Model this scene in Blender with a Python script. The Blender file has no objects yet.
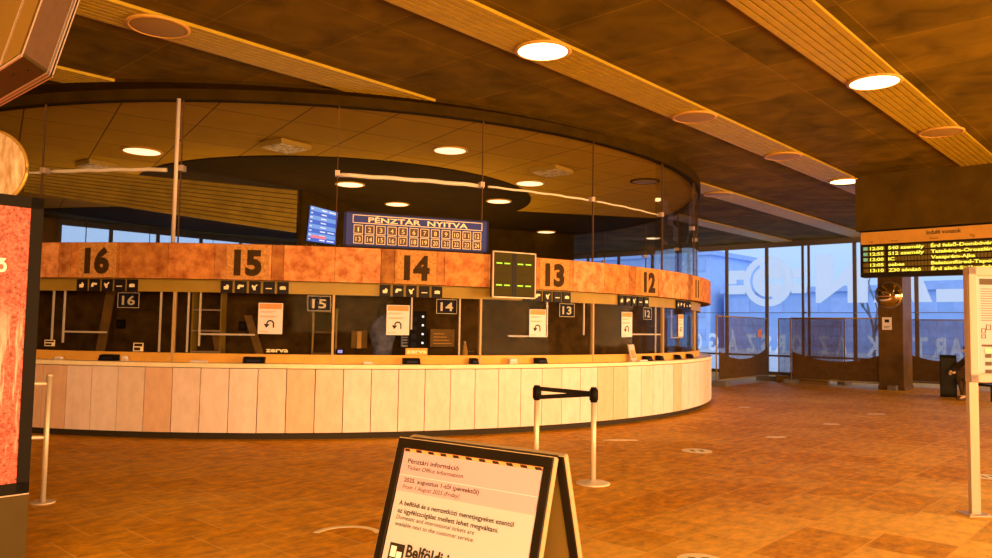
import bpy, bmesh, math, random
from mathutils import Vector, Matrix
random.seed(7)
PI = math.pi
D = bpy.data
S = bpy.context.scene
COL = S.collection
R_ = math.radians

# ------------------------------------------------------------------ camera, world, lights, exposure
F = 770.8
cam = D.cameras.new('camera'); camo = D.objects.new('camera', cam); COL.objects.link(camo)
cam.sensor_fit = 'HORIZONTAL'; cam.sensor_width = 36; cam.lens = F / 992 * 36
cam.clip_start = .05; cam.clip_end = 400
camo.matrix_world = Matrix.Translation((0, 0, 1.6)) @ Matrix.Rotation(R_(90 + 3.601), 4, 'X') @ Matrix.Rotation(R_(.945), 4, 'Z')
S.camera = camo
S.view_settings.view_transform = 'Standard'; S.view_settings.look = 'None'
S.view_settings.exposure = 0; S.view_settings.gamma = 1; S.view_settings.use_curve_mapping = False

W = D.worlds.new('world'); S.world = W; W.use_nodes = True
nt = W.node_tree; nt.nodes.clear()
tc = nt.nodes.new('ShaderNodeTexCoord'); sx = nt.nodes.new('ShaderNodeSeparateXYZ')
rp = nt.nodes.new('ShaderNodeValToRGB'); bg = nt.nodes.new('ShaderNodeBackground'); wo = nt.nodes.new('ShaderNodeOutputWorld')
rp.color_ramp.elements[0].position = 0.0; rp.color_ramp.elements[0].color = (.44, .66, 1, 1)
rp.color_ramp.elements[1].position = .55; rp.color_ramp.elements[1].color = (1.15, 1.3, 1.5, 1)
nt.links.new(tc.outputs['Generated'], sx.inputs[0]); nt.links.new(sx.outputs['Z'], rp.inputs[0])
nt.links.new(rp.outputs[0], bg.inputs[0]); nt.links.new(bg.outputs[0], wo.inputs[0])
bg.inputs[1].default_value = 1.0

AMB = (1, .54, .185)
def area(name, loc, target, sx_, sy_, power, color=AMB):
    l = D.lights.new(name, 'AREA'); l.shape = 'RECTANGLE'; l.size = sx_; l.size_y = sy_; l.energy = power; l.color = color
    o = D.objects.new(name, l); COL.objects.link(o)
    o.location = loc
    o.rotation_euler = (Vector(target) - Vector(loc)).to_track_quat('-Z', 'Y').to_euler()
    return o
area('amber_daylight_behind', (2.5, -5.5, 2.9), (-1, 12, .6), 13, 3.2, 4100)
area('amber_daylight_right', (13.0, 3.5, 1.6), (1.5, 9, 3.0), 9, 2.6, 3100)
area('amber_daylight_far_right', (19.5, 14.5, 2.4), (8, 18, .6), 7, 3.0, 1300)
area('amber_daylight_left', (-17, 3.0, 2.6), (-5, 12, 1.4), 7, 3.0, 2900)
area('drum_ceiling_fill', (-4.2, 20.1, 2.4), (-4.2, 20.1, 5), 9, 9, 600)  # unseen fill added inside the drum to brighten its inner ceiling

# ------------------------------------------------------------------ building axes
UX, UY = .677, .736          # u: along the ceiling strips
def uv(u, v): return (UX*u + UY*v, UY*u - UX*v)
AU = math.atan2(UY, UX)      # rotation whose local x = u
AV = math.atan2(-UX, UY)     # rotation whose local x = v
CX, CY = -4.216, 20.133
def pol(a, r, z=0): a = R_(a); return Vector((CX + r*math.sin(a), CY - r*math.cos(a), z))
BAY = 360/26.

# ------------------------------------------------------------------ materials
MATS = {}
def mat(name, col, rough=.6, metal=0, var=0, scale=6, col2=None, bump=0, emit=None, estr=0, spec=.25, stretch=None):
    if name in MATS: return MATS[name]
    m = D.materials.new(name); m.use_nodes = True; nt = m.node_tree; b = nt.nodes['Principled BSDF']
    b.inputs['Base Color'].default_value = (*col, 1); b.inputs['Roughness'].default_value = rough
    b.inputs['Metallic'].default_value = metal; b.inputs['Specular IOR Level'].default_value = spec
    if var or bump or col2:
        tc = nt.nodes.new('ShaderNodeTexCoord'); mp = nt.nodes.new('ShaderNodeMapping')
        if stretch: mp.inputs['Scale'].default_value = stretch
        n = nt.nodes.new('ShaderNodeTexNoise'); n.inputs['Scale'].default_value = scale; n.inputs['Detail'].default_value = 8
        n.inputs['Roughness'].default_value = .6
        nt.links.new(tc.outputs['Object'], mp.inputs[0]); nt.links.new(mp.outputs[0], n.inputs['Vector'])
        r = nt.nodes.new('ShaderNodeValToRGB'); r.color_ramp.elements[0].position = .32; r.color_ramp.elements[1].position = .68
        c2 = col2 or tuple(min(1, c*(1+var)) for c in col); c1 = tuple(c*(1-var) for c in col) if not col2 else col
        r.color_ramp.elements[0].color = (*c1, 1); r.color_ramp.elements[1].color = (*c2, 1)
        nt.links.new(n.outputs['Fac'], r.inputs[0]); nt.links.new(r.outputs[0], b.inputs['Base Color'])
        if bump:
            bp = nt.nodes.new('ShaderNodeBump'); bp.inputs['Strength'].default_value = bump; bp.inputs['Distance'].default_value = .01
            nt.links.new(n.outputs['Fac'], bp.inputs['Height']); nt.links.new(bp.outputs[0], b.inputs['Normal'])
    if emit:
        b.inputs['Emission Color'].default_value = (*emit, 1); b.inputs['Emission Strength'].default_value = estr
    MATS[name] = m; return m

def mat_glass(name, tint=(1, 1, 1), refl=.12, rough=.0):
    m = D.materials.new(name); m.use_nodes = True; nt = m.node_tree; nt.nodes.clear()
    o = nt.nodes.new('ShaderNodeOutputMaterial'); t = nt.nodes.new('ShaderNodeBsdfTransparent'); g = nt.nodes.new('ShaderNodeBsdfGlossy')
    t.inputs[0].default_value = (*tint, 1); g.inputs['Roughness'].default_value = rough
    lw = nt.nodes.new('ShaderNodeLayerWeight'); lw.inputs[0].default_value = refl
    mx = nt.nodes.new('ShaderNodeMixShader')
    ml = nt.nodes.new('ShaderNodeMath'); ml.operation = 'MULTIPLY'; ml.inputs[1].default_value = .4
    nt.links.new(lw.outputs['Fresnel'], ml.inputs[0]); nt.links.new(ml.outputs[0], mx.inputs[0]); nt.links.new(t.outputs[0], mx.inputs[1]); nt.links.new(g.outputs[0], mx.inputs[2])
    nt.links.new(mx.outputs[0], o.inputs[0]); MATS[name] = m; return m

def mat_floor():
    m = D.materials.new('stone_floor_tiles'); m.use_nodes = True; nt = m.node_tree; b = nt.nodes['Principled BSDF']; L = nt.links.new
    tc = nt.nodes.new('ShaderNodeTexCoord'); mp = nt.nodes.new('ShaderNodeMapping'); mp.inputs['Rotation'].default_value = (0, 0, -AU)
    mp.inputs['Location'].default_value = (.1, .17, 0)
    L(tc.outputs['Object'], mp.inputs[0])
    br = nt.nodes.new('ShaderNodeTexBrick'); br.offset = .5; br.inputs['Scale'].default_value = 1
    br.inputs['Brick Width'].default_value = .53; br.inputs['Row Height'].default_value = .53; br.inputs['Mortar Size'].default_value = .006
    br.inputs['Color1'].default_value = (.0, .0, .0, 1); br.inputs['Color2'].default_value = (1, 1, 1, 1); br.inputs['Mortar'].default_value = (.5, .5, .5, 1)
    br.inputs['Bias'].default_value = -.15
    L(mp.outputs[0], br.inputs['Vector'])
    n1 = nt.nodes.new('ShaderNodeTexNoise'); n1.inputs['Scale'].default_value = .45; n1.inputs['Detail'].default_value = 5
    n2 = nt.nodes.new('ShaderNodeTexNoise'); n2.inputs['Scale'].default_value = 7; n2.inputs['Detail'].default_value = 9; n2.inputs['Roughness'].default_value = .7
    mp2 = nt.nodes.new('ShaderNodeMapping'); mp2.inputs['Scale'].default_value = (.8, 1.3, 1); L(mp.outputs[0], mp2.inputs[0]); L(mp2.outputs[0], n2.inputs['Vector'])
    L(mp.outputs[0], n1.inputs['Vector'])
    def mix(bt, fac, a, c):
        x = nt.nodes.new('ShaderNodeMix'); x.data_type = 'RGBA'; x.blend_type = bt
        if isinstance(fac, float): x.inputs[0].default_value = fac
        else: L(fac, x.inputs[0])
        for k, q in ((6, a), (7, c)):
            if isinstance(q, tuple): x.inputs[k].default_value = (*q, 1)
            else: L(q, x.inputs[k])
        return x.outputs[2]
    r1 = nt.nodes.new('ShaderNodeValToRGB'); r1.color_ramp.elements[0].position = .3; r1.color_ramp.elements[1].position = .7
    r1.color_ramp.elements[0].color = (.27, .135, .003, 1); r1.color_ramp.elements[1].color = (1, .58, .012, 1)
    L(n2.outputs['Fac'], r1.inputs[0])
    tile = mix('MIX', .12, r1.outputs[0], br.outputs['Color'])
    tile = mix('MULTIPLY', .92, tile, (1, .76, .12))
    wear = nt.nodes.new('ShaderNodeValToRGB'); wear.color_ramp.elements[0].position = .48; wear.color_ramp.elements[1].position = .72
    wear.color_ramp.elements[0].color = (0, 0, 0, 1); wear.color_ramp.elements[1].color = (.75, .75, .75, 1)
    L(n1.outputs['Fac'], wear.inputs[0])
    # pale worn path, also painted brighter for the light reaching the near right corner
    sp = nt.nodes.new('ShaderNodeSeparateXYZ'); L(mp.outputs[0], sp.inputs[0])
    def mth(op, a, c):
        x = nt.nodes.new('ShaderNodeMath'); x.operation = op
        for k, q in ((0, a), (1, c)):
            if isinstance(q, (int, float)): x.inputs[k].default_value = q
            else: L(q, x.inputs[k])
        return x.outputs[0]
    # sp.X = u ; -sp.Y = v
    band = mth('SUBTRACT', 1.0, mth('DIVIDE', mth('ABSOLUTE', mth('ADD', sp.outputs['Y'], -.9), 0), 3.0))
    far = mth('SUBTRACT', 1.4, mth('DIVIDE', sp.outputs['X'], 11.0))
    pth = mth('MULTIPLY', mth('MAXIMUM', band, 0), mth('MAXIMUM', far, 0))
    sepb = nt.nodes.new('ShaderNodeSeparateColor'); L(br.outputs['Color'], sepb.inputs[0])
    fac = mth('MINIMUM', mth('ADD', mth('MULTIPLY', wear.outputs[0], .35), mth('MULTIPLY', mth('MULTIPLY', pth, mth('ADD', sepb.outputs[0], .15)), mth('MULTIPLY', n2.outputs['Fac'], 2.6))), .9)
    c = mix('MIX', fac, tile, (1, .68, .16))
    mort = mix('MIX', mth('MULTIPLY', br.outputs['Fac'], mth('MULTIPLY', n1.outputs['Fac'], 1.3)), c, (.85, .50, .11))
    L(mort, b.inputs['Base Color'])
    rr = nt.nodes.new('ShaderNodeMapRange'); rr.inputs['To Min'].default_value = .42; rr.inputs['To Max'].default_value = .7
    L(n2.outputs['Fac'], rr.inputs[0]); L(rr.outputs[0], b.inputs['Roughness'])
    bp = nt.nodes.new('ShaderNodeBump'); bp.inputs['Strength'].default_value = .25; bp.inputs['Distance'].default_value = .01
    L(n2.outputs['Fac'], bp.inputs['Height']); L(bp.outputs[0], b.inputs['Normal'])
    b.inputs['Specular IOR Level'].default_value = .08
    return m

def mat_grid(name, c1, c2, mortar, bw, rh, ms, rough=.8, rot=0, noise=.35, offset=.5, nscale=3):
    m = D.materials.new(name); m.use_nodes = True; nt = m.node_tree; b = nt.nodes['Principled BSDF']; L = nt.links.new
    tc = nt.nodes.new('ShaderNodeTexCoord'); mp = nt.nodes.new('ShaderNodeMapping'); mp.inputs['Rotation'].default_value = (0, 0, rot)
    L(tc.outputs['Object'], mp.inputs[0])
    br = nt.nodes.new('ShaderNodeTexBrick'); br.offset = offset; br.inputs['Scale'].default_value = 1
    br.inputs['Brick Width'].default_value = bw; br.inputs['Row Height'].default_value = rh; br.inputs['Mortar Size'].default_value = ms
    br.inputs['Color1'].default_value = (*c1, 1); br.inputs['Color2'].default_value = (*c2, 1); br.inputs['Mortar'].default_value = (*mortar, 1)
    L(mp.outputs[0], br.inputs['Vector'])
    n = nt.nodes.new('ShaderNodeTexNoise'); n.inputs['Scale'].default_value = nscale; n.inputs['Detail'].default_value = 8; n.inputs['Distortion'].default_value = .6
    L(mp.outputs[0], n.inputs['Vector'])
    r = nt.nodes.new('ShaderNodeValToRGB'); r.color_ramp.elements[0].position = .3; r.color_ramp.elements[1].position = .7
    r.color_ramp.elements[0].color = (1-noise, 1-noise, 1-noise, 1); r.color_ramp.elements[1].color = (1, 1, 1, 1)
    L(n.outputs['Fac'], r.inputs[0])
    x = nt.nodes.new('ShaderNodeMix'); x.data_type = 'RGBA'; x.blend_type = 'MULTIPLY'; x.inputs[0].default_value = 1
    L(br.outputs['Color'], x.inputs[6]); L(r.outputs[0], x.inputs[7]); L(x.outputs[2], b.inputs['Base Color'])
    b.inputs['Roughness'].default_value = rough; b.inputs['Specular IOR Level'].default_value = .05
    MATS[name] = m; return m

def mat_attr(name, rough=.5, nscale=9, namt=.25, stretch=(1, 1, 1), dark=(.55, .45, .4)):
    """per-face own colour (attribute 'tone') broken up by fine noise"""
    m = D.materials.new(name); m.use_nodes = True; nt = m.node_tree; b = nt.nodes['Principled BSDF']; L = nt.links.new
    a = nt.nodes.new('ShaderNodeAttribute'); a.attribute_name = 'tone'
    tc = nt.nodes.new('ShaderNodeTexCoord'); mp = nt.nodes.new('ShaderNodeMapping'); mp.inputs['Scale'].default_value = stretch
    n = nt.nodes.new('ShaderNodeTexNoise'); n.inputs['Scale'].default_value = nscale; n.inputs['Detail'].default_value = 10; n.inputs['Roughness'].default_value = .65
    L(tc.outputs['Object'], mp.inputs[0]); L(mp.outputs[0], n.inputs['Vector'])
    r = nt.nodes.new('ShaderNodeValToRGB'); r.color_ramp.elements[0].position = .35; r.color_ramp.elements[1].position = .62
    r.color_ramp.elements[0].color = (*[1-namt*(1-d)*2 for d in dark], 1); r.color_ramp.elements[1].color = (1, 1, 1, 1)
    L(n.outputs['Fac'], r.inputs[0])
    x = nt.nodes.new('ShaderNodeMix'); x.data_type = 'RGBA'; x.blend_type = 'MULTIPLY'; x.inputs[0].default_value = 1
    L(a.outputs['Color'], x.inputs[6]); L(r.outputs[0], x.inputs[7]); L(x.outputs[2], b.inputs['Base Color'])
    b.inputs['Roughness'].default_value = rough; MATS[name] = m; return m

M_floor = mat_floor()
M_ceil = mat_grid('brown_concrete_ceiling', (.125, .082, .003), (.19, .118, .005), (.25, .155, .012), 1.35, 1.35, .008, .75, -AU, .55, 0, 1.9)
M_inner = mat_grid('brown_ceiling_tiles', (.44, .26, .012), (.48, .285, .014), (.14, .08, .01), 1.2, 1.2, .012, .8, -AU + .25, .12, 0)
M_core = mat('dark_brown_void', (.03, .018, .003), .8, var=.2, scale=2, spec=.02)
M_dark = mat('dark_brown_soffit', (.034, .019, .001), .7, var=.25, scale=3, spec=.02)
M_wallb = mat('brown_plaster', (.22, .12, .03), .85, var=.2, scale=1.5)
M_strip = mat('ochre_slat_metal', (.38, .255, .012), .45, var=.1, scale=5)
M_groove = mat('slat_gap_black', (.05, .025, .004), .8)
M_slatw = mat('timber_slats', (.20, .125, .010), .8, var=.2, scale=3)
M_panel = mat_attr('pale_stone_panels', .55, 9, .13, (1, 1, .5))
M_rust = mat_attr('rusty_copper_panels', .75, 7, .5, (1, 1, 1), (.5, .3, .15))
M_slab = mat('pale_counter_slab', (.92, .80, .62), .4, var=.08, scale=4)
M_plinth = mat('black_plinth', (.03, .02, .01), .7)
M_ochre = mat('ochre_painted_metal', (.33, .215, .035), .45, var=.1, scale=3)
M_upst = mat('orange_painted_upstand', (.70, .38, .08), .45, var=.1, scale=3)
M_seam = mat('seam_dark', (.10, .05, .02), .8)
M_num = mat('dark_numeral_paint', (.045, .024, .008), .7, var=.3, scale=20, spec=.1)
M_patch = mat('flaking_rust_patch', (.34, .15, .03), .8, col2=(.66, .34, .12), scale=34)
M_black = mat('black_metal', (.010, .007, .004), .45, var=.2, scale=8, spec=.2)
M_blackg = mat('black_plastic', (.007, .005, .004), .6, spec=.12)
M_chrome = mat('brushed_steel', (.78, .68, .58), .5, .45)
M_alu = mat('pale_aluminium', (.50, .39, .34), .4, .2)
M_bronze = mat('bronze_post', (.50, .33, .16), .5)
M_white = mat('white_paint', (.62, .51, .50), .5)
M_bwhite = mat('bright_white_paint', (.95, .86, .80), .5)
M_paper = mat('white_paper', (.76, .70, .84), .7)
M_paperp = mat('pink_paper', (.95, .62, .52), .7)
M_orange = mat('orange_print', (.85, .30, .12), .7)
M_ink = mat('black_ink', (.02, .015, .01), .7)
M_inkg = mat('grey_ink', (.10, .07, .05), .7)
M_navy = mat('navy_enamel', (.014, .013, .05), .5, spec=.15)
M_signb = mat('violet_blue_enamel', (.032, .048, .34), .5, spec=.15)
M_pict = mat('dark_pictogram_plate', (.012, .009, .014), .5, spec=.15)
M_let = mat('pale_lettering', (.93, .82, .62), .5)
def mat_film():
    m = D.materials.new('white_window_film'); m.use_nodes = True; nt = m.node_tree; nt.nodes.clear(); L = nt.links.new
    o = nt.nodes.new('ShaderNodeOutputMaterial'); a = nt.nodes.new('ShaderNodeBsdfTranslucent'); b = nt.nodes.new('ShaderNodeBsdfDiffuse'); c = nt.nodes.new('ShaderNodeBsdfTransparent')
    a.inputs[0].default_value = (1, 1, 1, 1); b.inputs[0].default_value = (.9, .9, .9, 1)
    m1 = nt.nodes.new('ShaderNodeMixShader'); m1.inputs[0].default_value = .04; m2 = nt.nodes.new('ShaderNodeMixShader'); m2.inputs[0].default_value = .12
    L(a.outputs[0], m1.inputs[1]); L(b.outputs[0], m1.inputs[2]); L(m1.outputs[0], m2.inputs[1]); L(c.outputs[0], m2.inputs[2]); L(m2.outputs[0], o.inputs[0]); return m
M_film = mat_film()
M_glass = mat_glass('clear_partition_glass', (.93, .93, .93), .10)
M_wglass = mat_glass('window_glass', (.93, .96, 1), .05)
M_lglass = mat_glass('teller_glass', (.85, .85, .85), .08)
M_mull = mat('grey_window_frame', (.16, .14, .15), .5)
M_wood = mat('dark_brown_blind', (.075, .040, .008), .8, var=.45, scale=5, spec=.1)
M_brace = mat('brown_timber_brace', (.20, .11, .03), .7, var=.2, scale=9)
M_pillar = mat('dark_brown_cladding', (.10, .055, .016), .45, var=.35, scale=2.5)
M_lamp = mat('lamp_diffuser', (1, .9, .7), .5, emit=(1, .66, .27), estr=7)
M_lamp2 = mat('lamp_diffuser_warm', (1, .9, .7), .5, emit=(1, .62, .30), estr=2.2)
M_off = mat('unlit_diffuser', (.30, .18, .05), .5)
M_ring = mat('ochre_lamp_ring', (.55, .30, .06), .4)
M_led = mat('green_led', (.1, .3, .02), .5, emit=(.55, .95, .05), estr=1.1)
M_ledy = mat('yellow_green_led', (.3, .3, .02), .5, emit=(.95, .95, .10), estr=1.0)
M_ledc = mat('teal_led', (.1, .3, .2), .5, emit=(.12, .35, .22), estr=.8)
M_ledoff = mat('olive_led_off', (.13, .10, .02), .5)
M_scr = mat('blue_screen', (.02, .05, .2), .3, emit=(.10, .22, .95), estr=.75)
M_scr2 = mat('light_blue_screen_row', (.1, .2, .4), .3, emit=(.20, .42, 1), estr=.85)
M_scrw = mat('white_screen_text', (.5, .6, .9), .3, emit=(.7, .8, 1), estr=.95)
M_scrr = mat('red_screen_row', (.5, .1, .1), .3, emit=(1, .25, .35), estr=.9)
M_skin = mat('skin', (.72, .47, .34), .55)
M_coat = mat('dark_brown_jacket', (.035, .022, .012), .8, var=.3, scale=12)
M_trou = mat('dark_trousers', (.10, .065, .03), .85, var=.2, scale=12)
M_shoe = mat('brown_shoe', (.08, .04, .02), .5)
M_hair = mat('dark_hair', (.02, .012, .008), .7)

# ------------------------------------------------------------------ mesh helpers
def bx(bm, x0, x1, y0, y1, z0, z1, mi=0, M=None):
    P = [(x0,y0,z0),(x1,y0,z0),(x1,y1,z0),(x0,y1,z0),(x0,y0,z1),(x1,y0,z1),(x1,y1,z1),(x0,y1,z1)]
    V = [bm.verts.new(M @ Vector(p) if M else p) for p in P]
    fs = []
    for f in ((0,3,2,1),(4,5,6,7),(0,1,5,4),(1,2,6,5),(2,3,7,6),(3,0,4,7)):
        q = bm.faces.new([V[i] for i in f]); q.material_index = mi; fs.append(q)
    return fs
def prism(bm, pts, d0, d1, axis='y', mi=0):
    """extrude the 2-D outline pts between d0 and d1; axis 'y': pts are (x,z); 'z': pts are (x,y)"""
    f = (lambda p, d: (p[0], d, p[1])) if axis == 'y' else ((lambda p, d: (p[0], p[1], d)) if axis == 'z' else (lambda p, d: (d, p[0], p[1])))
    A = [bm.verts.new(f(p, d0)) for p in pts]; B = [bm.verts.new(f(p, d1)) for p in pts]; n = len(pts)
    bm.faces.new(A).material_index = mi; bm.faces.new(B[::-1]).material_index = mi
    for i in range(n): bm.faces.new((A[i], B[i], B[(i+1) % n], A[(i+1) % n])).material_index = mi
def cylz(bm, x, y, z0, z1, r, n=24, r1=None, mi=0):
    r1 = r if r1 is None else r1
    A = [bm.verts.new((x + r*math.cos(2*PI*i/n), y + r*math.sin(2*PI*i/n), z0)) for i in range(n)]
    B = [bm.verts.new((x + r1*math.cos(2*PI*i/n), y + r1*math.sin(2*PI*i/n), z1)) for i in range(n)]
    bm.faces.new(A[::-1]).material_index = mi; bm.faces.new(B).material_index = mi
    for i in range(n):
        f = bm.faces.new((A[i], A[(i+1) % n], B[(i+1) % n], B[i])); f.material_index = mi; f.smooth = True
def tube(bm, pts, r, n=10, mi=0):
    pts = [Vector(p) for p in pts]; rings = []
    for i, p in enumerate(pts):
        d = (pts[min(i+1, len(pts)-1)] - pts[max(i-1, 0)]).normalized()
        a = d.cross(Vector((0, 0, 1)));
        if a.length < .05: a = d.cross(Vector((1, 0, 0)))
        a.normalize(); b = d.cross(a)
        rings.append([bm.verts.new(p + r*(a*math.cos(2*PI*k/n) + b*math.sin(2*PI*k/n))) for k in range(n)])
    for A, B in zip(rings, rings[1:]):
        for k in range(n):
            f = bm.faces.new((A[k], A[(k+1) % n], B[(k+1) % n], B[k])); f.smooth = True; f.material_index = mi
    bm.faces.new(rings[0][::-1]).material_index = mi; bm.faces.new(rings[-1]).material_index = mi
def arc(bm, a0, a1, r0, r1, z0, z1, n=None, mi=0, gap=0):
    """solid ring segment in rotunda coordinates (degrees from the camera side), local to its centre"""
    n = n or max(1, int(round(abs(a1-a0)/1.2)))
    full = abs(a1-a0) >= 359.9; R = []
    for i in range(n if full else n+1):
        a = R_(a0 + (a1-a0)*i/n); s, c = math.sin(a), -math.cos(a)
        R.append([bm.verts.new((r*s, r*c, z)) for r, z in ((r1, z0), (r1, z1), (r0, z1), (r0, z0))])
    m = len(R)
    for i in range(m if full else m-1):
        A, B = R[i], R[(i+1) % m]
        for k in range(4):
            f = bm.faces.new((A[k], B[k], B[(k+1) % 4], A[(k+1) % 4])); f.material_index = mi
    if not full:
        bm.faces.new(R[0][::-1]).material_index = mi; bm.faces.new(R[-1]).material_index = mi
def disc(bm, r, z, n=96):
    bm.faces.new([bm.verts.new((r*math.cos(2*PI*i/n), r*math.sin(2*PI*i/n), z)) for i in range(n)])
def obj(name, bm, ms, parent=None, label=None, tones=None, bevel=0, fixn=True):
    if fixn: bmesh.ops.recalc_face_normals(bm, faces=bm.faces[:])
    me = D.meshes.new(name)
    lay = None
    bm.to_mesh(me); bm.free()
    for m in (ms if isinstance(ms, (list, tuple)) else [ms]): me.materials.append(m)
    o = D.objects.new(name, me); COL.objects.link(o)
    if parent: o.parent = parent
    if label: o['label'] = label
    if bevel:
        b = o.modifiers.new('bevel', 'BEVEL'); b.width = bevel; b.segments = 2; b.limit_method = 'ANGLE'
    return o
def tone(o, fn):
    a = o.data.attributes.new('tone', 'FLOAT_COLOR', 'FACE')
    for p in o.data.polygons: a.data[p.index].color = (*fn(p), 1)
def thing(name, label, cat, loc=(0, 0, 0), rotz=0, group=None):
    o = D.objects.new(name, None); COL.objects.link(o); o.empty_display_size = .1
    o.location = loc; o.rotation_euler = (0, 0, rotz); o['label'] = label; o['category'] = cat
    if group: o['group'] = group
    return o
def tag(o, label, cat, group=None, kind=None):
    o['label'] = label; o['category'] = cat
    if group: o['group'] = group
    if kind: o['kind'] = kind
    return o
def struct(name, bm, m, loc=(0, 0, 0), rotz=0, label=None, fixn=True):
    o = obj(name, bm, m, fixn=fixn); o['kind'] = 'structure'; o.location = loc; o.rotation_euler = (0, 0, rotz)
    if label: o['label'] = label
    return o
def copy_tree(o, loc=None, rotz=None, label=None):
    c = o.copy(); COL.objects.link(c)
    if loc is not None: c.location = loc
    if rotz is not None: c.rotation_euler = (0, 0, rotz)
    if label: c['label'] = label
    for ch in [k for k in D.objects if k.parent == o]:
        d = ch.copy(); COL.objects.link(d); d.parent = c; d.matrix_parent_inverse = ch.matrix_parent_inverse
        for g in [k for k in D.objects if k.parent == ch]:
            e = g.copy(); COL.objects.link(e); e.parent = d
    return c
NB = lambda: bmesh.new()

_tc = {}
def glyphs(s, bold=0.0, spacing=1.0):
    """outline text as triangles on the unit em, flat in x/y, left aligned, baseline 0"""
    k = (s, bold, spacing)
    if k in _tc: return _tc[k]
    cu = D.curves.new('t', 'FONT'); cu.body = s; cu.size = 1; cu.offset = bold; cu.space_character = spacing; cu.resolution_u = 3; cu.fill_mode = 'FRONT'
    o = D.objects.new('t', cu); COL.objects.link(o)
    dg = bpy.context.evaluated_depsgraph_get(); dg.update()
    me = o.evaluated_get(dg).to_mesh()
    V = [tuple(v.co) for v in me.vertices]; Fc = [tuple(p.vertices) for p in me.polygons]
    o.evaluated_get(dg).to_mesh_clear(); D.objects.remove(o); D.curves.remove(cu)
    _tc[k] = (V, Fc); return V, Fc
def text(bm, s, x, z, h, w=None, y=-.001, align='l', bold=0, fn=None, mi=0, slant=0, mirror=False, spacing=1.0):
    """write s on the local x/z plane facing -y; h = cap height, w = forced total width"""
    V, Fc = glyphs(s, bold, spacing)
    if not V: return
    x0 = min(v[0] for v in V); x1 = max(v[0] for v in V); sc = h/.72
    sxx = (w/(x1-x0)) if w else sc
    tw = (x1-x0)*sxx; off = {'l': 0, 'c': -tw/2, 'r': -tw}[align]
    vs = []
    for v in V:
        xx = (v[0]-x0)*sxx; zz = v[1]*sc
        if mirror: xx = tw - xx
        px, pz = x + off + xx + slant*zz, z + zz
        vs.append(bm.verts.new(fn(px, pz) if fn else (px, y, pz)))
    for f in Fc:
        try:
            q = bm.faces.new([vs[i] for i in f]); q.material_index = mi
        except ValueError: pass

# ------------------------------------------------------------------ the shell
UN, UF, VL, VR = -8, 28.5, -28.2, 8     # hall limits in u and v
H_C = 5.0
bm = NB(); pts = [uv(UN, VL), uv(UF, VL), uv(UF, VR), uv(UN, VR)]
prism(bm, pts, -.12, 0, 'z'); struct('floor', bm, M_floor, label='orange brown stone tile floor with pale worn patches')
bm = NB(); prism(bm, pts, H_C, H_C+.15, 'z'); struct('ceiling', bm, M_ceil, label='dark brown patched concrete ceiling of the hall')
def wallbox(name, u0, u1, v0, v1, m, z0=0, z1=H_C):
    bm = NB(); prism(bm, [uv(u0, v0), uv(u1, v0), uv(u1, v1), uv(u0, v1)], z0, z1, 'z'); return struct(name, bm, m)
wallbox('wall_front', UN-.2, UN, VL, VR, M_wallb)
wallbox('wall_right', UN, UF, VR, VR+.2, M_wallb)
wallbox('wall_left', UN, 9, VL-.2, VL, M_wallb)
# glass facade at the far end, with its frames, kept in v coordinates (local x = v, origin on the wall line)
def facade(name, origin, rot, xs, doubles, glass_name, x0, x1, rail=True):
    g = D.objects.new(name, None); COL.objects.link(g); g['kind'] = 'structure'; g.location = origin; g.rotation_euler = (0, 0, rot)
    bm = NB(); bx(bm, x0, x1, -.01, .01, .05, 4.82); obj('glass_pane', bm, M_wglass, g)
    bm = NB(); bx(bm, x0, x1, -.06, .06, 4.80, H_C); obj('head_rail', bm, M_mull, g)
    for x in xs:
        bm = NB()
        if x in doubles:
            bx(bm, x-.15, x-.07, -.03, .03, 0, H_C); bx(bm, x+.07, x+.15, -.03, .03, 0, H_C)
        else: bx(bm, x-.06, x+.06, -.035, .035, 0, H_C)
        cylz(bm, x, -.07, 2.30, 2.36, .045, 12)
        obj('mullion', bm, M_mull, g)
    bm = NB(); bx(bm, x0, x1, -.05, .05, 0, .12); obj('sill', bm, M_mull, g)
    bm = NB(); bx(bm, x0, x1, -.03, .03, .68, .75); obj('transom', bm, M_mull, g)
    bm = NB(); bx(bm, x0, x1, -.012, .012, 2.32, 2.34); obj('transom', bm, M_mull, g)
    return g
xs = [-25.5, -23.85, -22.2, -20.55, -18.9, -17.2, -15.5, -13.84, -12.22, -10.75, -9.04, -7.08, -5.4, -3.75, -2.1, -.4, 1.3, 3, 4.7, 6.4]
win = facade('window_1', (*uv(UF, 0), 0), AV, xs, (-10.75, -2.1), 'glass', VL, VR)
facade('window_2', (*uv(0, VL), 0), AU, [9.0+1.65*i for i in range(8)], (), 'glass', 9, 20.6)
wallbox('wall_left_rear', 20.6, UF, VL-.2, VL, M_wallb)

# writing on the outer face of the far glazing, read from the street (mirrored from here)
bm = NB()
for ch, x in (('T', -15.95), ('O', -15.13), ('G', -14.42), ('Á', -13.62), ('Z', -12.86), ('S', -12.28), ('R', -11.75), ('O', -11.12),
              ('Z', -10.14), ('A', -9.52), ('K', -8.5), ('U', -7.9), ('T', -7.0), ('R', -6.45), ('A', -5.95), ('T', -5.3)):
    w = .42 if ch not in 'T' else .44
    text(bm, ch, x, .86, .66, w=w, y=.03, align='c', mirror=True, bold=.035)
text(bm, 'ÖSSZE', -3.6, .86, .66, w=2.2, y=.03, align='c', mirror=True, bold=.035)
text(bm, 'volan', -6.95, .2, .3, w=1.1, y=.03, align='c', mirror=True, bold=.02)
o = obj('slogan_lettering', bm, M_film, win, label='mirrored white capitals of a slogan along the glazing')
bm = NB()
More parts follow.
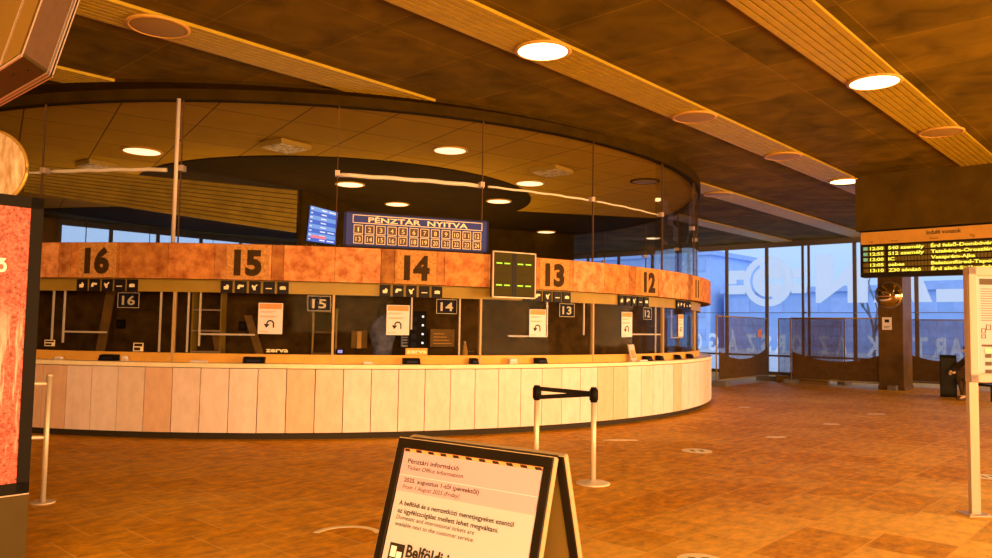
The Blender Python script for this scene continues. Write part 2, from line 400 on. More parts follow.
# big name: И Á L ... as seen from inside
prism(bm, [(-10.41, 2.68), (-10.41, 4.43), (-9.80, 4.43), (-9.80, 3.42), (-9.02, 4.28), (-8.62, 4.28), (-8.62, 2.68), (-9.30, 2.68), (-9.30, 3.42), (-9.42, 3.30), (-10.25, 2.68)], .03, .034)
prism(bm, [(-8.45, 2.68), (-7.9, 4.3), (-7.2, 4.3), (-6.62, 2.68), (-7.2, 2.68), (-7.55, 3.6), (-7.95, 2.68)], .03, .034)
prism(bm, [(-6.5, 2.68), (-6.5, 3.1), (-5.3, 3.1), (-5.3, 4.3), (-4.7, 4.3), (-4.7, 2.68)], .03, .034)
text(bm, 'OV', -2.6, 2.68, 1.65, w=3.6, y=.03, align='c', mirror=True, bold=.05)
obj('company_name_lettering', bm, M_film, win, label='huge mirrored white block letters on the glazing')
# winged wheel: ring, hub slot and two stepped wings
bm = NB()
c = (-12.20, 3.53)
def ringseg(bm, c, r0, r1, a0, a1, y0=.03, y1=.034, n=30, sx=1.0):
    o_ = [(c[0] + sx*r1*math.cos(R_(a0+(a1-a0)*i/n)), c[1] + r1*math.sin(R_(a0+(a1-a0)*i/n))) for i in range(n+1)]
    i_ = [(c[0] + sx*r0*math.cos(R_(a0+(a1-a0)*i/n)), c[1] + r0*math.sin(R_(a0+(a1-a0)*i/n))) for i in range(n+1)]
    for k in range(n): prism(bm, [o_[k], o_[k+1], i_[k+1], i_[k]], y0, y1)
ringseg(bm, c, .70, .97, -180, 180); ringseg(bm, c, .16, .60, 12, 348)
ringseg(bm, c, .60, .70, -75, 75)
for z0, z1 in ((3.62, 3.98), (3.05, 3.40)):
    prism(bm, [(c[0]+.9, z0), (c[0]+1.45, z0), (c[0]+1.5, z1), (c[0]+.9, z1)], .03, .034)
    prism(bm, [(c[0]-1.65, z0), (c[0]-.9, z0), (c[0]-.9, z1), (c[0]-1.7, z1)], .03, .034)
prism(bm, [(c[0]-1.7, 3.45), (c[0]-1.25, 3.45), (c[0]-1.25, 3.62), (c[0]-1.7, 3.62)], .03, .034)
obj('winged_wheel_emblem', bm, M_film, win, label='white winged wheel emblem on the glazing')

# ceiling strips and lamps
def strip(u0, u1, v, label):
    t = thing('ceiling_strip', label, 'ceiling strip', (*uv(0, v), H_C), AU, 'slatted strips let into the hall ceiling')
    bm = NB(); bx(bm, u0, u1, -.335, .335, -.006, 0); obj('backing', bm, M_groove, t)
    bm = NB(); w = .67/7
    for k in range(7): bx(bm, u0, u1, -.335+k*w+.011, -.335+(k+1)*w-.011, -.045, -.006)
    obj('slats', bm, M_strip, t)
VA = 1.027*(.736*.51 - .677*8.93)
VB = 1.027*(.736*4.89 - .677*9.86); VC = 1.027*(.736*-3.8 - .677*8.38)
strip(-7.8, 28.3, VA, 'ochre slatted ceiling strip with the brightest near lamp, above the glass drum')
strip(-7.8, 28.3, VB, 'ochre slatted ceiling strip nearest the right side of the hall')
strip(-7.8, 28.3, VC, 'ochre slatted ceiling strip running into the dark rim of the glass drum at upper left')
strip(-7.8, 28.3, VC-2.8, 'short stub of ochre ceiling strip beside the overhead screen at far left')
def ceiling_lamp(x, y, z, label, dm, r=.30, ring=M_ring, group='round downlights in the hall ceiling strips'):
    t = thing('ceiling_lamp', label, 'ceiling lamp', (x, y, z), 0, group)
    bm = NB(); n = 40; prof = [(r, 0), (r+.035, 0), (r+.042, -.018), (r+.01, -.030), (r-.005, -.027)]
    rings = [[bm.verts.new((p[0]*math.cos(2*PI*i/n), p[0]*math.sin(2*PI*i/n), p[1])) for i in range(n)] for p in prof]
    for a in range(len(prof)):
        A, B = rings[a], rings[(a+1) % len(prof)]
        for i in range(n): bm.faces.new((A[i], A[(i+1) % n], B[(i+1) % n], B[i])).smooth = True
    obj('trim_ring', bm, ring, t)
    bm = NB(); prof2 = [(0, -.032), (r*.5, -.031), (r*.85, -.028), (r, -.02)]
    rr = [[bm.verts.new((p[0]*math.cos(2*PI*i/n), p[0]*math.sin(2*PI*i/n), p[1])) for i in range(n)] for p in prof2[1:]]
    cvt = bm.verts.new((0, 0, -.032))
    for i in range(n): bm.faces.new((cvt, rr[0][i], rr[0][(i+1) % n])).smooth = True
    for A, B in zip(rr, rr[1:]):
        for i in range(n): bm.faces.new((A[i], A[(i+1) % n], B[(i+1) % n], B[i])).smooth = True
    obj('diffuser', bm, dm, t)
    return t
ZL = H_C-.045
for x, y, lit, lab in ((.51, 8.93, 1, 'glowing round ceiling lamp nearest the camera, above the blue number sign'),
                       (3.0, 11.65, 0, 'unlit round ceiling lamp, first beyond the nearest glowing one on the middle strip'),
                       (5.31, 14.19, 0, 'unlit round ceiling lamp just before the small far glowing one'),
                       (7.5, 16.47, 1, 'small far glowing round ceiling lamp near the departures board'),
                       (4.89, 9.86, 1, 'glowing round ceiling lamp on the right hand strip'),
                       (7.16, 12.29, 0, 'unlit round ceiling lamp on the right hand strip'),
                       (-3.8, 8.38, 0, 'unlit round ceiling lamp at upper left'),
                       (5.29, 18.32, 0, 'unlit round ceiling lamp right behind the edge of the glass drum')):
    ceiling_lamp(x*1.021, y*1.021, ZL, lab, M_lamp if lit else M_off, .305)
# thin surface conduit on the ceiling
bm = NB(); tube(bm, [(6.2, 7.2, H_C-.008), (9.5, 11.0, H_C-.008)], .010, 6); tag(obj('ceiling_cable', bm, M_strip), 'thin pale cable fixed to the ceiling at upper right', 'cable')

# ------------------------------------------------------------------ the round ticket office
C0 = (CX, CY, 0)
# rim soffit and inner ceiling
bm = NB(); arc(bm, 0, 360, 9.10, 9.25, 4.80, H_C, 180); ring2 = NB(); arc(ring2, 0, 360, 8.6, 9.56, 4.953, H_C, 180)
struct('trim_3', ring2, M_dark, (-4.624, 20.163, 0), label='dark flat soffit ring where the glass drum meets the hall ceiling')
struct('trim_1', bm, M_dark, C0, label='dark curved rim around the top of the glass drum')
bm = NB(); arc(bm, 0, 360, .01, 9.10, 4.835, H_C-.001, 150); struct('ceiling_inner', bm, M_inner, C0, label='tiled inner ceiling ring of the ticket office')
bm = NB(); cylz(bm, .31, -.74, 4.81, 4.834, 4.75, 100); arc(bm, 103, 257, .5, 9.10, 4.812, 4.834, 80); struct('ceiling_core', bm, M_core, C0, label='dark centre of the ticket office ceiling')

t = thing('ticket_counter', 'long curved ticket counter clad in pale vertical panels', 'counter', C0)
bm = NB(); arc(bm, 0, 360, 9.30, 9.38, 0, .12, 180); obj('plinth', bm, M_plinth, t)
step = 360/154.
bm = NB()
for k in range(154):
    a0 = 3.45 - 60*step + k*step
    arc(bm, a0+.035, a0+step-.035, 9.43, 9.487, .10, .975, 2)
o = obj('front_panels', bm, M_panel, t)
tn = [random.choice([(.82, .69, .74), (.80, .64, .64), (.84, .71, .78), (.76, .52, .42), (.84, .69, .74), (.77, .58, .54)]) for _ in range(400)]
tone(o, lambda p: tn[int(((math.degrees(math.atan2(p.center.x, -p.center.y)) - 3.45) % 360)/step + 1e-6)])
bm = NB(); arc(bm, 0, 360, 9.36, 9.43, .10, .975, 180); obj('panel_backing', bm, M_seam, t)
bm = NB(); arc(bm, 0, 360, 8.55, 9.50, .985, 1.045, 220); obj('worktop', bm, M_slab, t, bevel=.006)
bm = NB(); arc(bm, 0, 360, 8.75, 9.22, .0, .985, 180); obj('inner_carcass', bm, M_wood, t)
bm = NB(); arc(bm, 0, 360, 9.17, 9.23, 1.045, 1.17, 180); obj('upstand', bm, M_upst, t)

# sign band
t = thing('number_band', 'curved rusty band with faded counter numbers above the ticket windows', 'sign band', C0)
bm = NB(); seams = []
A0 = -2.05
rs = [0, 3.9, 5.1, 8.6, 9.6, 13.85]
rnd = random.Random(3)
for b in range(26):
    for q in range(5):
        a0 = A0 + b*BAY + rs[q]; a1 = A0 + b*BAY + rs[q+1]
        arc(bm, a0+.02, a1-.02, 9.42, 9.473, 2.205, 2.70, 4)
o = obj('band_panels', bm, M_rust, t)
pc = [rnd.choice([(.80, .36, .10), (.74, .32, .08), (.86, .40, .15), (.62, .28, .06), (.90, .44, .19), (.70, .34, .07)]) for _ in range(130)]
def rt(p):
    a = (math.degrees(math.atan2(p.center.x, -p.center.y)) - A0) % 360; b = int(a/BAY); q = sum(1 for s in rs[1:5] if a - b*BAY > s)
    c_ = pc[b*5+q]; return (c_[0]*.60, c_[1]*.55, c_[2]*.4) if q in (1, 3) else (c_[0]*.85, c_[1]*.8, c_[2]*.8)
tone(o, rt)
bm = NB(); arc(bm, 0, 360, 9.20, 9.42, 2.21, 2.709, 220); obj('band_core', bm, M_seam, t)
bm = NB(); arc(bm, 0, 360, 9.205, 9.25, 2.03, 2.209, 180); obj('lower_fascia', bm, M_ochre, t)
NUMS = (('16', -8.33), ('15', 4.62), ('14', 18.87), ('13', 32.91), ('12', 47.2), ('11', 60.81))
def onband(a, r): 
    return lambda x, z: (r*math.sin(R_(a)+x/r), -r*math.cos(R_(a)+x/r), z)
for s, a in NUMS:
    bm = NB(); da = 1.75
    arc(bm, a-da, a+da, 9.472, 9.476, 2.215, 2.695, 4); obj('rust_patch', bm, M_patch, t)
    bm = NB()
    text(bm, s, 0, 2.285, .33, w=.38 if s != '11' else .26, align='c', bold=.055, fn=onband(a, 9.479))
    obj('numeral', bm, M_num, t)

# glass drum
t = thing('glass_drum', 'tall curved glass wall standing on the ticket counter', 'glass wall', C0)
for k in range(26):
    a0 = A0 + k*BAY
    bm = NB()
    arc(bm, a0+.05, a0+BAY-.05, 9.19, 9.202, 2.71, 4.80, 8); obj('upper_glass_pane', bm, M_glass, t)
    bm = NB()
    arc(bm, a0+.12, a0+BAY-.12, 9.19, 9.202, 1.17, 2.03, 8); obj('lower_glass_pane', bm, M_lglass, t)
for k in range(26):
    a = A0 + k*BAY
    M = Matrix.Rotation(R_(a), 4, 'Z')
    bm = NB(); bx(bm, -.016, .016, -9.235, -9.17, 1.045, 2.21, 0, M); obj('mullion', bm, M_bronze, t)
    bm = NB(); bx(bm, -.006, .006, -9.21, -9.18, 2.71, 4.80, 0, M); obj('pane_joint', bm, M_seam, t)
    bm = NB(); bx(bm, -.035, .035, -9.215, -9.10, 3.77, 3.85, 0, M); obj('joint_clip', bm, M_alu, t)
# white rail behind the glass
def rail(a0, a1, r, label):
    bm = NB(); n = 14
    tube(bm, [pol(a0+(a1-a0)*i/n, 9.12, 3.80 + .005*math.sin(i*1.7)) for i in range(n+1)], r, 8)
    tag(obj('white_rail', bm, M_bwhite), label, 'rail', 'white rail lengths inside the glass drum')
rail(-29.5, -16.4, .018, 'ochre white rail length left of the first glass joint, behind the glass')
rail(-15.5, -3.6, .03, 'white rail inside the glass left of the white ceiling pipe')
rail(12.0, 26, .032, 'thick white rail behind the glass above the blue number sign')
rail(26.5, 40, .018, 'thin white rail behind the glass above counter 13')
rail(40.5, 54.5, .014, 'thin white rail behind the glass above counter 12')
bm = NB(); p0 = pol(-2.2, 9.30, 2.709); tube(bm, [p0, p0 + Vector((0, 0, 2.08))], .028, 12)
tag(obj('white_pipe', bm, M_white), 'white vertical pipe from the rusty band up to the dark rim', 'pipe')

# lamps and cassettes seen inside the drum
for i, (x, y, lab, r) in enumerate(((-6.75, 14.44, 'round lamp inside the drum above counter 16', .33), (-.88, 13.94, 'round lamp in the tiled ceiling right above the blue sign', .29),
        (-3.36, 17.39, 'round lamp seen just left above the blue number sign', .30), (-2.64, 20.14, 'small round lamp touching the sight of the number sign top', .29),
        (.72, 17.03, 'round lamp right of the sign, below the ceiling cassette', .30), (.04, 19.39, 'small round lamp right at the sign corner', .29),
        (1.64, 25.48, 'tiny distant round lamp above counter 13, the right one of two', .29), (1.0, 26.97, 'tiny distant round lamp above counter 13, the left one of two', .29),
        (3.77, 24.68, 'round lamp above counter 12 behind the glass', .30), (5.78, 28.3, 'tiny round lamp nearest the right end of the drum', .27))):
    rr = math.hypot(x-CX, y-CY)
    ceiling_lamp(x, y, 4.81 if math.hypot(x+3.91, y-19.39) < 4.75 or (rr < 9.1 and y > CY+2.6) else (4.835 if rr < 9.1 else H_C), lab, M_lamp2, r, group='round lamps seen through the glass drum')
ceiling_lamp(3.2, 16.58, 4.835, 'unlit dark round lamp inside the drum near its right end', M_off, .28, M_dark, 'round lamps seen through the glass drum')
M_grl = mat('perforated_grille', (.10, .06, .015), .5, col2=(.95, .75, .45), scale=15)
for x, y, lab, b in ((-3.83, 13.68, 'square ceiling cassette with perforated grille, left one above the sign', .33), (1.08, 15.48, 'square ceiling cassette with perforated grille above counter 13', .33), (-8.22, 15.63, 'faint square ceiling cassette at the left end of the drum', .3)):
    t = thing('ceiling_cassette', lab, 'ceiling air unit', (x, y, 4.835), AU+.1, 'square air units in the inner ceiling')
    bm = NB(); bx(bm, -b, b, -b, b, -.09, 0); obj('housing', bm, M_ochre, t, bevel=.01)
    bm = NB(); bx(bm, -b+.05, b-.05, -b+.05, b-.05, -.10, -.09); obj('grille', bm, M_grl, t)

# slatted timber wall inside the drum, far left
t = thing('slatted_wall', 'slatted timber wall seen through the upper left of the glass drum', 'slatted wall')
P0, P1 = Vector((-8.75, 14.1, 0)), Vector((-4.79, 18.2, 0))
d = (P1-P0).normalized(); nrm = Vector((d.y, -d.x, 0))
L_ = (P1-P0).length
bm = NB(); bm2 = NB(); N_ = 9
for k in range(N_):
    f0, f1 = k/N_, (k+.82)/N_
    def z(s, f): return (3.95+(3.77-3.95)*s)*(1-f) + (4.47+.32*s)*f
    for (B, g0, g1, off) in ((bm, f0, f1, .05), (bm2, f1, (k+1)/N_, .02)):
        q = [(P0, 0, g0), (P1, 1, g0), (P1, 1, g1), (P0, 0, g1)]
        A = [B.verts.new((p.x, p.y, z(s, g))) for p, s, g in q]; Bv = [B.verts.new((p.x+nrm.x*off, p.y+nrm.y*off, z(s, g))) for p, s, g in q]
        B.faces.new(A); B.faces.new(Bv[::-1])
        for i in range(4): B.faces.new((A[i], Bv[i], Bv[(i+1) % 4], A[(i+1) % 4]))
obj('slats', bm, M_slatw, t); obj('slat_gaps', bm2, M_groove, t)
# dark core walls of the office
bm = NB()
def wseg(p, q, z0, z1, th=.1):
    p, q = Vector((*p, 0)), Vector((*q, 0)); d = (q-p).normalized(); n = Vector((d.y, -d.x, 0))*th
    prism(bm, [(p.x, p.y), (q.x, q.y), (q.x+n.x, q.y+n.y), (p.x+n.x, p.y+n.y)], z0, z1, 'z')
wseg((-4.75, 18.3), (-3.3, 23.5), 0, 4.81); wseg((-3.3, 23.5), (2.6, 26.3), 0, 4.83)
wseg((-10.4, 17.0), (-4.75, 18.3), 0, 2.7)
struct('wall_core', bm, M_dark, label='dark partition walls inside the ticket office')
bm = NB(); arc(bm, -32, 80, 8.45, 8.5, .985, 2.2, 60)
o = obj('roller_blind_ring', bm, M_wood); tag(o, 'dark brown closed screens right behind the ticket windows', 'blind')
o.location = C0
bm = NB(); arc(bm, -32, 80, 8.45, 9.2, 2.2, 2.21, 60); o = obj('office_canopy', bm, M_wood); tag(o, 'dark canopy over the tellers behind the rusty band', 'canopy'); o.location = C0

# ------------------------------------------------------------------ per-window fittings (local x along the glass, -y outwards)
def at_bay(name, label, cat, a, r, z=0, group=None): return thing(name, label, cat, tuple(pol(a, r, z)), R_(a), group)
# pictogram strips
def picto(bm, k, x, z, s):
    def p(pts): prism(bm, [(x+a*s, z+b*s) for a, b in pts], -.0165, -.0145)
    if k == 0: p([(-.28, -.3), (.22, -.3), (.3, .1), (.05, .32), (-.05, .1), (-.3, .05)])
    if k == 1: p([(-.38, -.2), (-.1, -.2), (-.05, 0), (.35, .02), (.38, .25), (-.2, .3), (-.35, .1)])
    if k == 2: p([(-.1, -.35), (.12, -.3), (.1, .0), (.34, .34), (.2, .36), (-.02, .12), (-.3, .3), (-.34, .1)])
    if k == 3: p([(-.36, -.16), (.36, -.16), (.36, -.05), (-.36, -.05)])
    if k == 4:
        p([(-.34, -.2), (.34, -.2), (.34, .12), (.15, .2), (-.15, .2), (-.34, .12)])
for s, a, ks, w, lab in (('16', -8.17, range(5), .195, 'five dark pictogram plates under the band over counter 16'), ('15', 4.98, range(5), .195, 'five dark pictogram plates under the band over counter 15'),
                 ('14', 18.7, range(5), .195, 'five dark pictogram plates under the band over counter 14'), ('13', 33.0, range(5), .195, 'dark pictogram plates beside the green display over counter 13'),
                 ('12', 46.1, range(5), .195, 'five dark pictogram plates under the band over counter 12'), ('11', 59.5, range(5), .195, 'narrow looking pictogram plates over counter 11 at the right end')):
    t = at_bay('pictogram_strip', lab, 'sign', a, 9.262, 2.11, 'pictogram strips over the counters')
    for k in ks:
        x = (k-2)*w
        bm = NB(); bx(bm, x-.078, x+.078, -.014, .01, -.085, .085); pl = obj('pictogram_plate', bm, M_pict, t)
        bm = NB(); picto(bm, k, x, 0, .12); obj('pictogram', bm, M_let, pl)
# number plates
for s, a, r, lab in (('16', -6.65, 9.11, 'hanging dark plate with number 16'), ('15', 10.5, 9.11, 'hanging dark plate with number 15'), ('14', 22.4, 9.11, 'hanging dark plate with number 14'),
                ('13', 36.3, 9.11, 'hanging dark plate with number 13'), ('12', 50.5, 9.11, 'hanging dark plate with number 12')):
    t = at_bay('number_plate', lab, 'sign', a, r, 1.905, 'counter number plates')
    bm = NB(); bx(bm, -.165, .165, -.012, 0, -.11, .11); obj('plate', bm, M_navy, t)
    bm = NB()
    for q in ((-.165, .165, .102, .11), (-.165, .165, -.11, -.102), (-.165, -.157, -.11, .11), (.157, .165, -.11, .11)): bx(bm, q[0], q[1], -.016, -.012, q[2], q[3])
    obj('plate_border', bm, M_let, t)
    bm = NB(); text(bm, s, 0, -.065, .13, w=.2, align='c', y=-.0135, bold=.02); obj('plate_number', bm, M_let, t)
    bm = NB(); bx(bm, -.1, -.09, -.008, -.004, .11, .3); bx(bm, .09, .1, -.008, -.004, .11, .3); obj('hanger', bm, M_alu, t)
# closed-window notices
def notice(a, z, lab, w=.34):
    t = at_bay('window_notice', lab, 'notice', a, 9.206, z, 'white arrow notices on the ticket windows')
    h = .44
    bm = NB(); bx(bm, -w/2, w/2, -.003, 0, -h/2, h/2); obj('sheet', bm, M_paper, t)
    bm = NB(); bx(bm, -w/2+.015, w/2-.015, -.005, -.003, h/2-.085, h/2-.01); obj('heading_bar', bm, M_orange, t)
    bm = NB()
    for zz, ww in ((.10, .8), (.085, .6), (.03, .85), (.018, .7), (-.19, .4)):
        bx(bm, -w/2+.03, -w/2+.03+ww*(w-.06), -.005, -.003, zz, zz+.007)
    obj('text_lines', bm, M_orange, t)
    bm = NB(); c = (.0, -.075); rr = .045; th = .02; n = 12
    pts_o = [(c[0]+(rr+th/2)*math.cos(PI*i/n), c[1]+(rr+th/2)*math.sin(PI*i/n)) for i in range(n+1)]
    pts_i = [(c[0]+(rr-th/2)*math.cos(PI*i/n), c[1]+(rr-th/2)*math.sin(PI*i/n)) for i in range(n+1)]
    for k in range(n): prism(bm, [pts_o[k], pts_o[k+1], pts_i[k+1], pts_i[k]], -.005, -.003)
    bx(bm, c[0]+rr-th/2, c[0]+rr+th/2, -.005, -.003, c[1]-.055, c[1])
    prism(bm, [(c[0]-rr-.045, c[1]), (c[0]-rr+.04, c[1]-.005), (c[0]-rr-.01, c[1]-.06)], -.005, -.003)
    obj('return_arrow', bm, M_ink, t)
notice(6.34, 1.675, 'white notice with a U turn arrow on the window of counter 15')
notice(17.6, 1.685, 'white notice with a U turn arrow on the window of counter 14')
notice(32.1, 1.68, 'white notice with a U turn arrow on the window of counter 13', .32)
notice(45.3, 1.69, 'white notice with a U turn arrow on the window of counter 12', .32)
notice(59.5, 1.70, 'narrow looking white notice on the window of counter 11', .32)
# closed lettering stickers
for a, x0, lab, bg_ in ((7.0, 0, 'white lettering sticker reading zerva on the window of counter 15', False), (19.4, 0, 'lettering sticker reading zerva on a pale strip at counter 14', True)):
    t = at_bay('window_sticker', lab, 'sticker', a, 9.205, 1.2)
    if bg_:
        bm = NB(); bx(bm, -.165, .165, -.002, 0, -.025, .075); obj('sticker_strip', bm, M_upst, t)
    bm = NB(); text(bm, 'zerva', 0, 0, .062, w=.31, y=-.004, align='c', bold=.03); obj('sticker_lettering', bm, M_let, t)
# slim white bars (L shapes) modelling reflections of white frames in the glass
def reflection(a, zt, zb, ha0, ha1, zh, lab, thick=.012):
    t = thing('window_reflection', lab, 'window guide', C0, 0, 'white frame reflections on the ticket windows')
    M = Matrix.Rotation(R_(a), 4, 'Z')
    bm = NB(); bx(bm, -thick, thick, -9.185, -9.165, zb, zt, 0, M); obj('upright', bm, M_bwhite, t)
    if ha0 is not None:
        bm = NB(); arc(bm, ha0, ha1, 9.165, 9.185, zh-.012, zh+.012, 5); obj('crossbar', bm, M_bwhite, t)
reflection(-12.8, 2.03, 1.28, -12.8, -8.4, 1.44, 'white L shaped guide in the window of counter 16')
reflection(.15, 2.03, 1.27, .15, 5.0, 1.44, 'white L shaped guide in the window of counter 15')
reflection(18.9, 2.03, 1.55, None, None, 0, 'short white upright beside the notice of counter 14')
reflection(23.6, 2.03, 1.06, None, None, 0, 'long white upright beside number plate 14')
reflection(33.4, 2.03, 1.46, 28.8, 33.4, 1.47, 'white guide framing the notice of counter 13')
reflection(38.4, 2.03, 1.5, None, None, 0, 'short white upright right of number plate 13')
reflection(51.9, 2.03, 1.06, 46.6, 53.2, 1.52, 'white cross shaped guide in the window of counter 12')
reflection(56.6, 2.0, 1.45, 56.6, 60.9, 1.46, 'thin white frame reflection around the notice of counter 11')
reflection(-14.0, 2.03, 1.25, None, None, 0, 'white upright at the left edge of counter 16')
reflection(-3.4, 2.03, 1.18, None, None, 0, 'white upright left of the joint between counters 16 and 15')
reflection(-.9, 2.03, 1.18, None, None, 0, 'white upright right of the joint between counters 16 and 15')
# braces, racks and things behind the glass
def brace(a0, z0, a1, z1, w, lab, r=8.75, m=M_brace):
    p, q = pol(a0, r, z0), pol(a1, r, z1); s = Vector((math.cos(R_((a0+a1)/2)), math.sin(R_((a0+a1)/2)), 0)); o_ = Vector((s.y, -s.x, 0))
    bm = NB(); V = [p-s*w/2, p+s*w/2, q+s*w/2, q-s*w/2]
    A = [bm.verts.new(v) for v in V]; B = [bm.verts.new(v+o_*.03) for v in V]
    bm.faces.new(A); bm.faces.new(B[::-1])
    for i in range(4): bm.faces.new((A[i], B[i], B[(i+1) % 4], A[(i+1) % 4]))
    tag(obj('timber_brace', bm, m), lab, 'brace', 'leaning braces behind the ticket windows')
brace(-9.9, 2.18, -11.0, 1.05, .14, 'leaning brown brace behind the window of counter 16')
brace(3.7, 1.72, 5.2, 1.05, .11, 'leaning brown brace behind the window of counter 15')
brace(.6, 1.5, 1.3, 1.05, .11, 'short leaning brace at the left of counter 15')
for a, zz, lab in ((-9.8, 1.56, 'small dark box fixed behind the window of counter 16'), (2.9, 1.56, 'small dark box left of the leaning brace, above the horizontal white guide')):
    t = at_bay('wall_socket', lab, 'box', a, 8.56, zz); bm = NB(); bx(bm, -.05, .05, -.04, .06, -.07, .07); obj('body', bm, M_blackg, t, bevel=.008)
    bm = NB(); bx(bm, -.025, .025, -.048, -.04, -.03, .03); obj('face_plate', bm, M_black, t)
def rack(a, lab, n=4, w=.42, z0=1.045, h=1.1, m=M_alu):
    t = at_bay('shelf_rack', lab, 'shelf rack', a, 8.72, z0)
    for sx in (-1, 1):
        bm = NB(); bx(bm, sx*w/2-.012, sx*w/2+.012, -.1, .1, 0, h); obj('upright', bm, M_ochre, t)
    for k in range(n):
        zz = .12+(h-.18)*k/(n-1); bm = NB(); bx(bm, -w/2, w/2, -.11, .1, zz, zz+.02); obj('shelf', bm, m, t)
    return t
rack(-.1, 'open metal shelf rack behind the left part of counter 15')
rack(11.0, 'small shelf rack behind number plate 15', 3, .34, h=.8, m=M_brace)
# counter 14 office: things behind the glass
t = at_bay('hanging_bag', 'blue grey padded bag hanging behind the window of counter 14', 'bag', 16.6, 8.8, 1.06)
M_bag = mat('blue_grey_fabric', (.20, .22, .40), .7, col2=(.05, .05, .10), scale=7)
bm = NB(); bmesh.ops.create_uvsphere(bm, u_segments=24, v_segments=16, radius=1)
for v in bm.verts: v.co = Vector((v.co.x*.19*(1+.12*math.sin(v.co.z*5)), v.co.y*.1, .36+v.co.z*.35))
for f in bm.faces: f.smooth = True
obj('body', bm, M_bag, t)
bm = NB(); tube(bm, [(-.08, 0, .66), (-.05, 0, .82), (0, 0, .88), (.05, 0, .82), (.08, 0, .66)], .014, 8); obj('strap', bm, M_black, t)
t = at_bay('socket_panel', 'black panel with a column of small white lights behind counter 14', 'control panel', 20.1, 8.8, 1.05)
bm = NB(); bx(bm, -.14, .14, 0, .08, 0, .78); obj('panel', bm, M_blackg, t, bevel=.006)
M_wl = mat('small_white_light', (1, 1, 1), .5, emit=(.95, .9, 1), estr=1.5)
for k in range(5):
    bm = NB(); cylz(bm, 0, 0, -.006, .006, .016, 12); bmesh.ops.rotate(bm, verts=bm.verts, matrix=Matrix.Rotation(PI/2, 3, 'X'))
    bmesh.ops.translate(bm, verts=bm.verts, vec=(.08, -.004, .16+k*.135)); obj('light', bm, M_wl, t)
bm = NB()
for k in range(5): bx(bm, -.1, -.02, -.01, 0, .10+k*.13, .17+k*.13)
obj('socket', bm, M_navy, t)
t = at_bay('card_reader', 'small grey blue reader behind the socket panel at counter 14', 'reader', 18.9, 8.75, 1.28)
bm = NB(); bx(bm, -.06, .06, -.03, .03, 0, .2); obj('body', bm, mat('grey_blue_plastic', (.32, .32, .45), .5), t, bevel=.01)
bm = NB()
for k in range(4): bx(bm, -.045, .045, -.034, -.03, .03+k*.042, .055+k*.042)
obj('keypad', bm, M_navy, t)
for a, zz, w, h, m, lab, dz in ((14.4, 1.25, .24, .26, M_brace, 'tan cardboard box behind the left of counter 14', 0), (23.0, 1.28, .4, .28, M_brace, 'brown notice board with pale lines behind counter 14', 1)):
    t = at_bay('storage_box' if not dz else 'notice_board', lab, 'box' if not dz else 'board', a, 8.62, zz)
    bm = NB(); bx(bm, -w/2, w/2, -.06, .06, 0, h); obj('body', bm, m, t, bevel=.004)
    bm = NB()
    if dz:
        for k in range(4): bx(bm, -w/2+.05, w/2-.05-.04*k, -.065, -.06, .05+k*.05, .062+k*.05)
    else: bx(bm, -.03, .03, -.066, -.06, 0, h)
    obj('print_lines' if dz else 'tape', bm, M_upst, t)
t = at_bay('phone_display', 'tiny device with a lit violet screen at the left of counter 14', 'device', 12.5, 9.0, 1.17)
bm = NB(); bx(bm, -.06, .06, -.02, .02, 0, .08); obj('body', bm, M_blackg, t)
bm = NB(); bx(bm, -.035, .035, -.023, -.02, .02, .065); obj('screen', bm, mat('violet_screen', (.2, .2, .6), .4, emit=(.35, .32, .9), estr=1), t)
# devices and clutter on the worktop
def terminal(a, lab, w=.26, h=.09, m=M_blackg):
    t = at_bay('payment_terminal', lab, 'payment terminal', a, 9.30, 1.045, 'dark counter devices')
    bm = NB(); prism(bm, [(-.07, 0), (.05, 0), (.05, h), (-.03, h*.9)], -w/2, w/2, 'x'); obj('body', bm, m, t, bevel=.006)
    bm = NB(); bx(bm, -w*.3, w*.3, -.066, -.055, .02, .05); obj('keypad', bm, M_navy, t)
for a, lab, w in ((-7.5, 'black counter device in front of counter 16', .26), (5.2, 'black counter device in front of counter 15', .29), (18.8, 'black counter device in front of counter 14', .25),
               (32.1, 'black counter device in front of counter 13', .2), (24.8, 'small black device left of the joint by counter 13', .12), (48.6, 'black counter device in front of counter 12', .2), (51.4, 'tall dark device right of the leaflet stand', .14), (56.6, 'small dark device in front of counter 11', .12), (61.5, 'dark device at the far right end of the counter', .16)):
    terminal(a, lab, w)
def leaflets(a, lab, w=.1, h=.04, tilt=0, r=9.34, cat='leaflets'):
    t = at_bay('leaflet_stack' if h < .1 else 'leaflet_stand', lab, cat, a, r, 1.045)
    bm = NB(); bx(bm, -w/2, w/2, -.03, .04, 0, .02 if h >= .1 else h*.5); obj('base' if h >= .1 else 'lower_sheets', bm, M_white, t)
    if h >= .1:
        M = Matrix.Rotation(R_(-14), 4, 'X'); bm = NB(); bx(bm, -w/2, w/2, -.01, .01, .02, h, 0, M); obj('board', bm, M_white, t)
        bm = NB(); bx(bm, -w/2+.02, w/2-.02, -.014, -.011, .06, h-.1, 0, M); obj('picture', bm, mat('brown_picture', (.5, .3, .15), .6, var=.5, scale=20), t)
    else:
        bm = NB(); bx(bm, -w/2+.01, w/2-.01, -.028, .038, h*.5, h); obj('top_sheet', bm, M_paper, t)
leaflets(-12.2, 'low stack of white slips at the left end of counter 16'); leaflets(-5.9, 'white slips beside the black device of counter 16', .07, .07)
leaflets(.6, 'white printed strip lying at the left of counter 15', .24, .03); leaflets(14.9, 'white slips in front of the left half of counter 14', .14, .035)
leaflets(28.8, 'small pile of leaflets in front of counter 13', .14, .08); leaflets(45.5, 'tilted leaflet stand in front of counter 12', .17, .3, cat='leaflet stand')
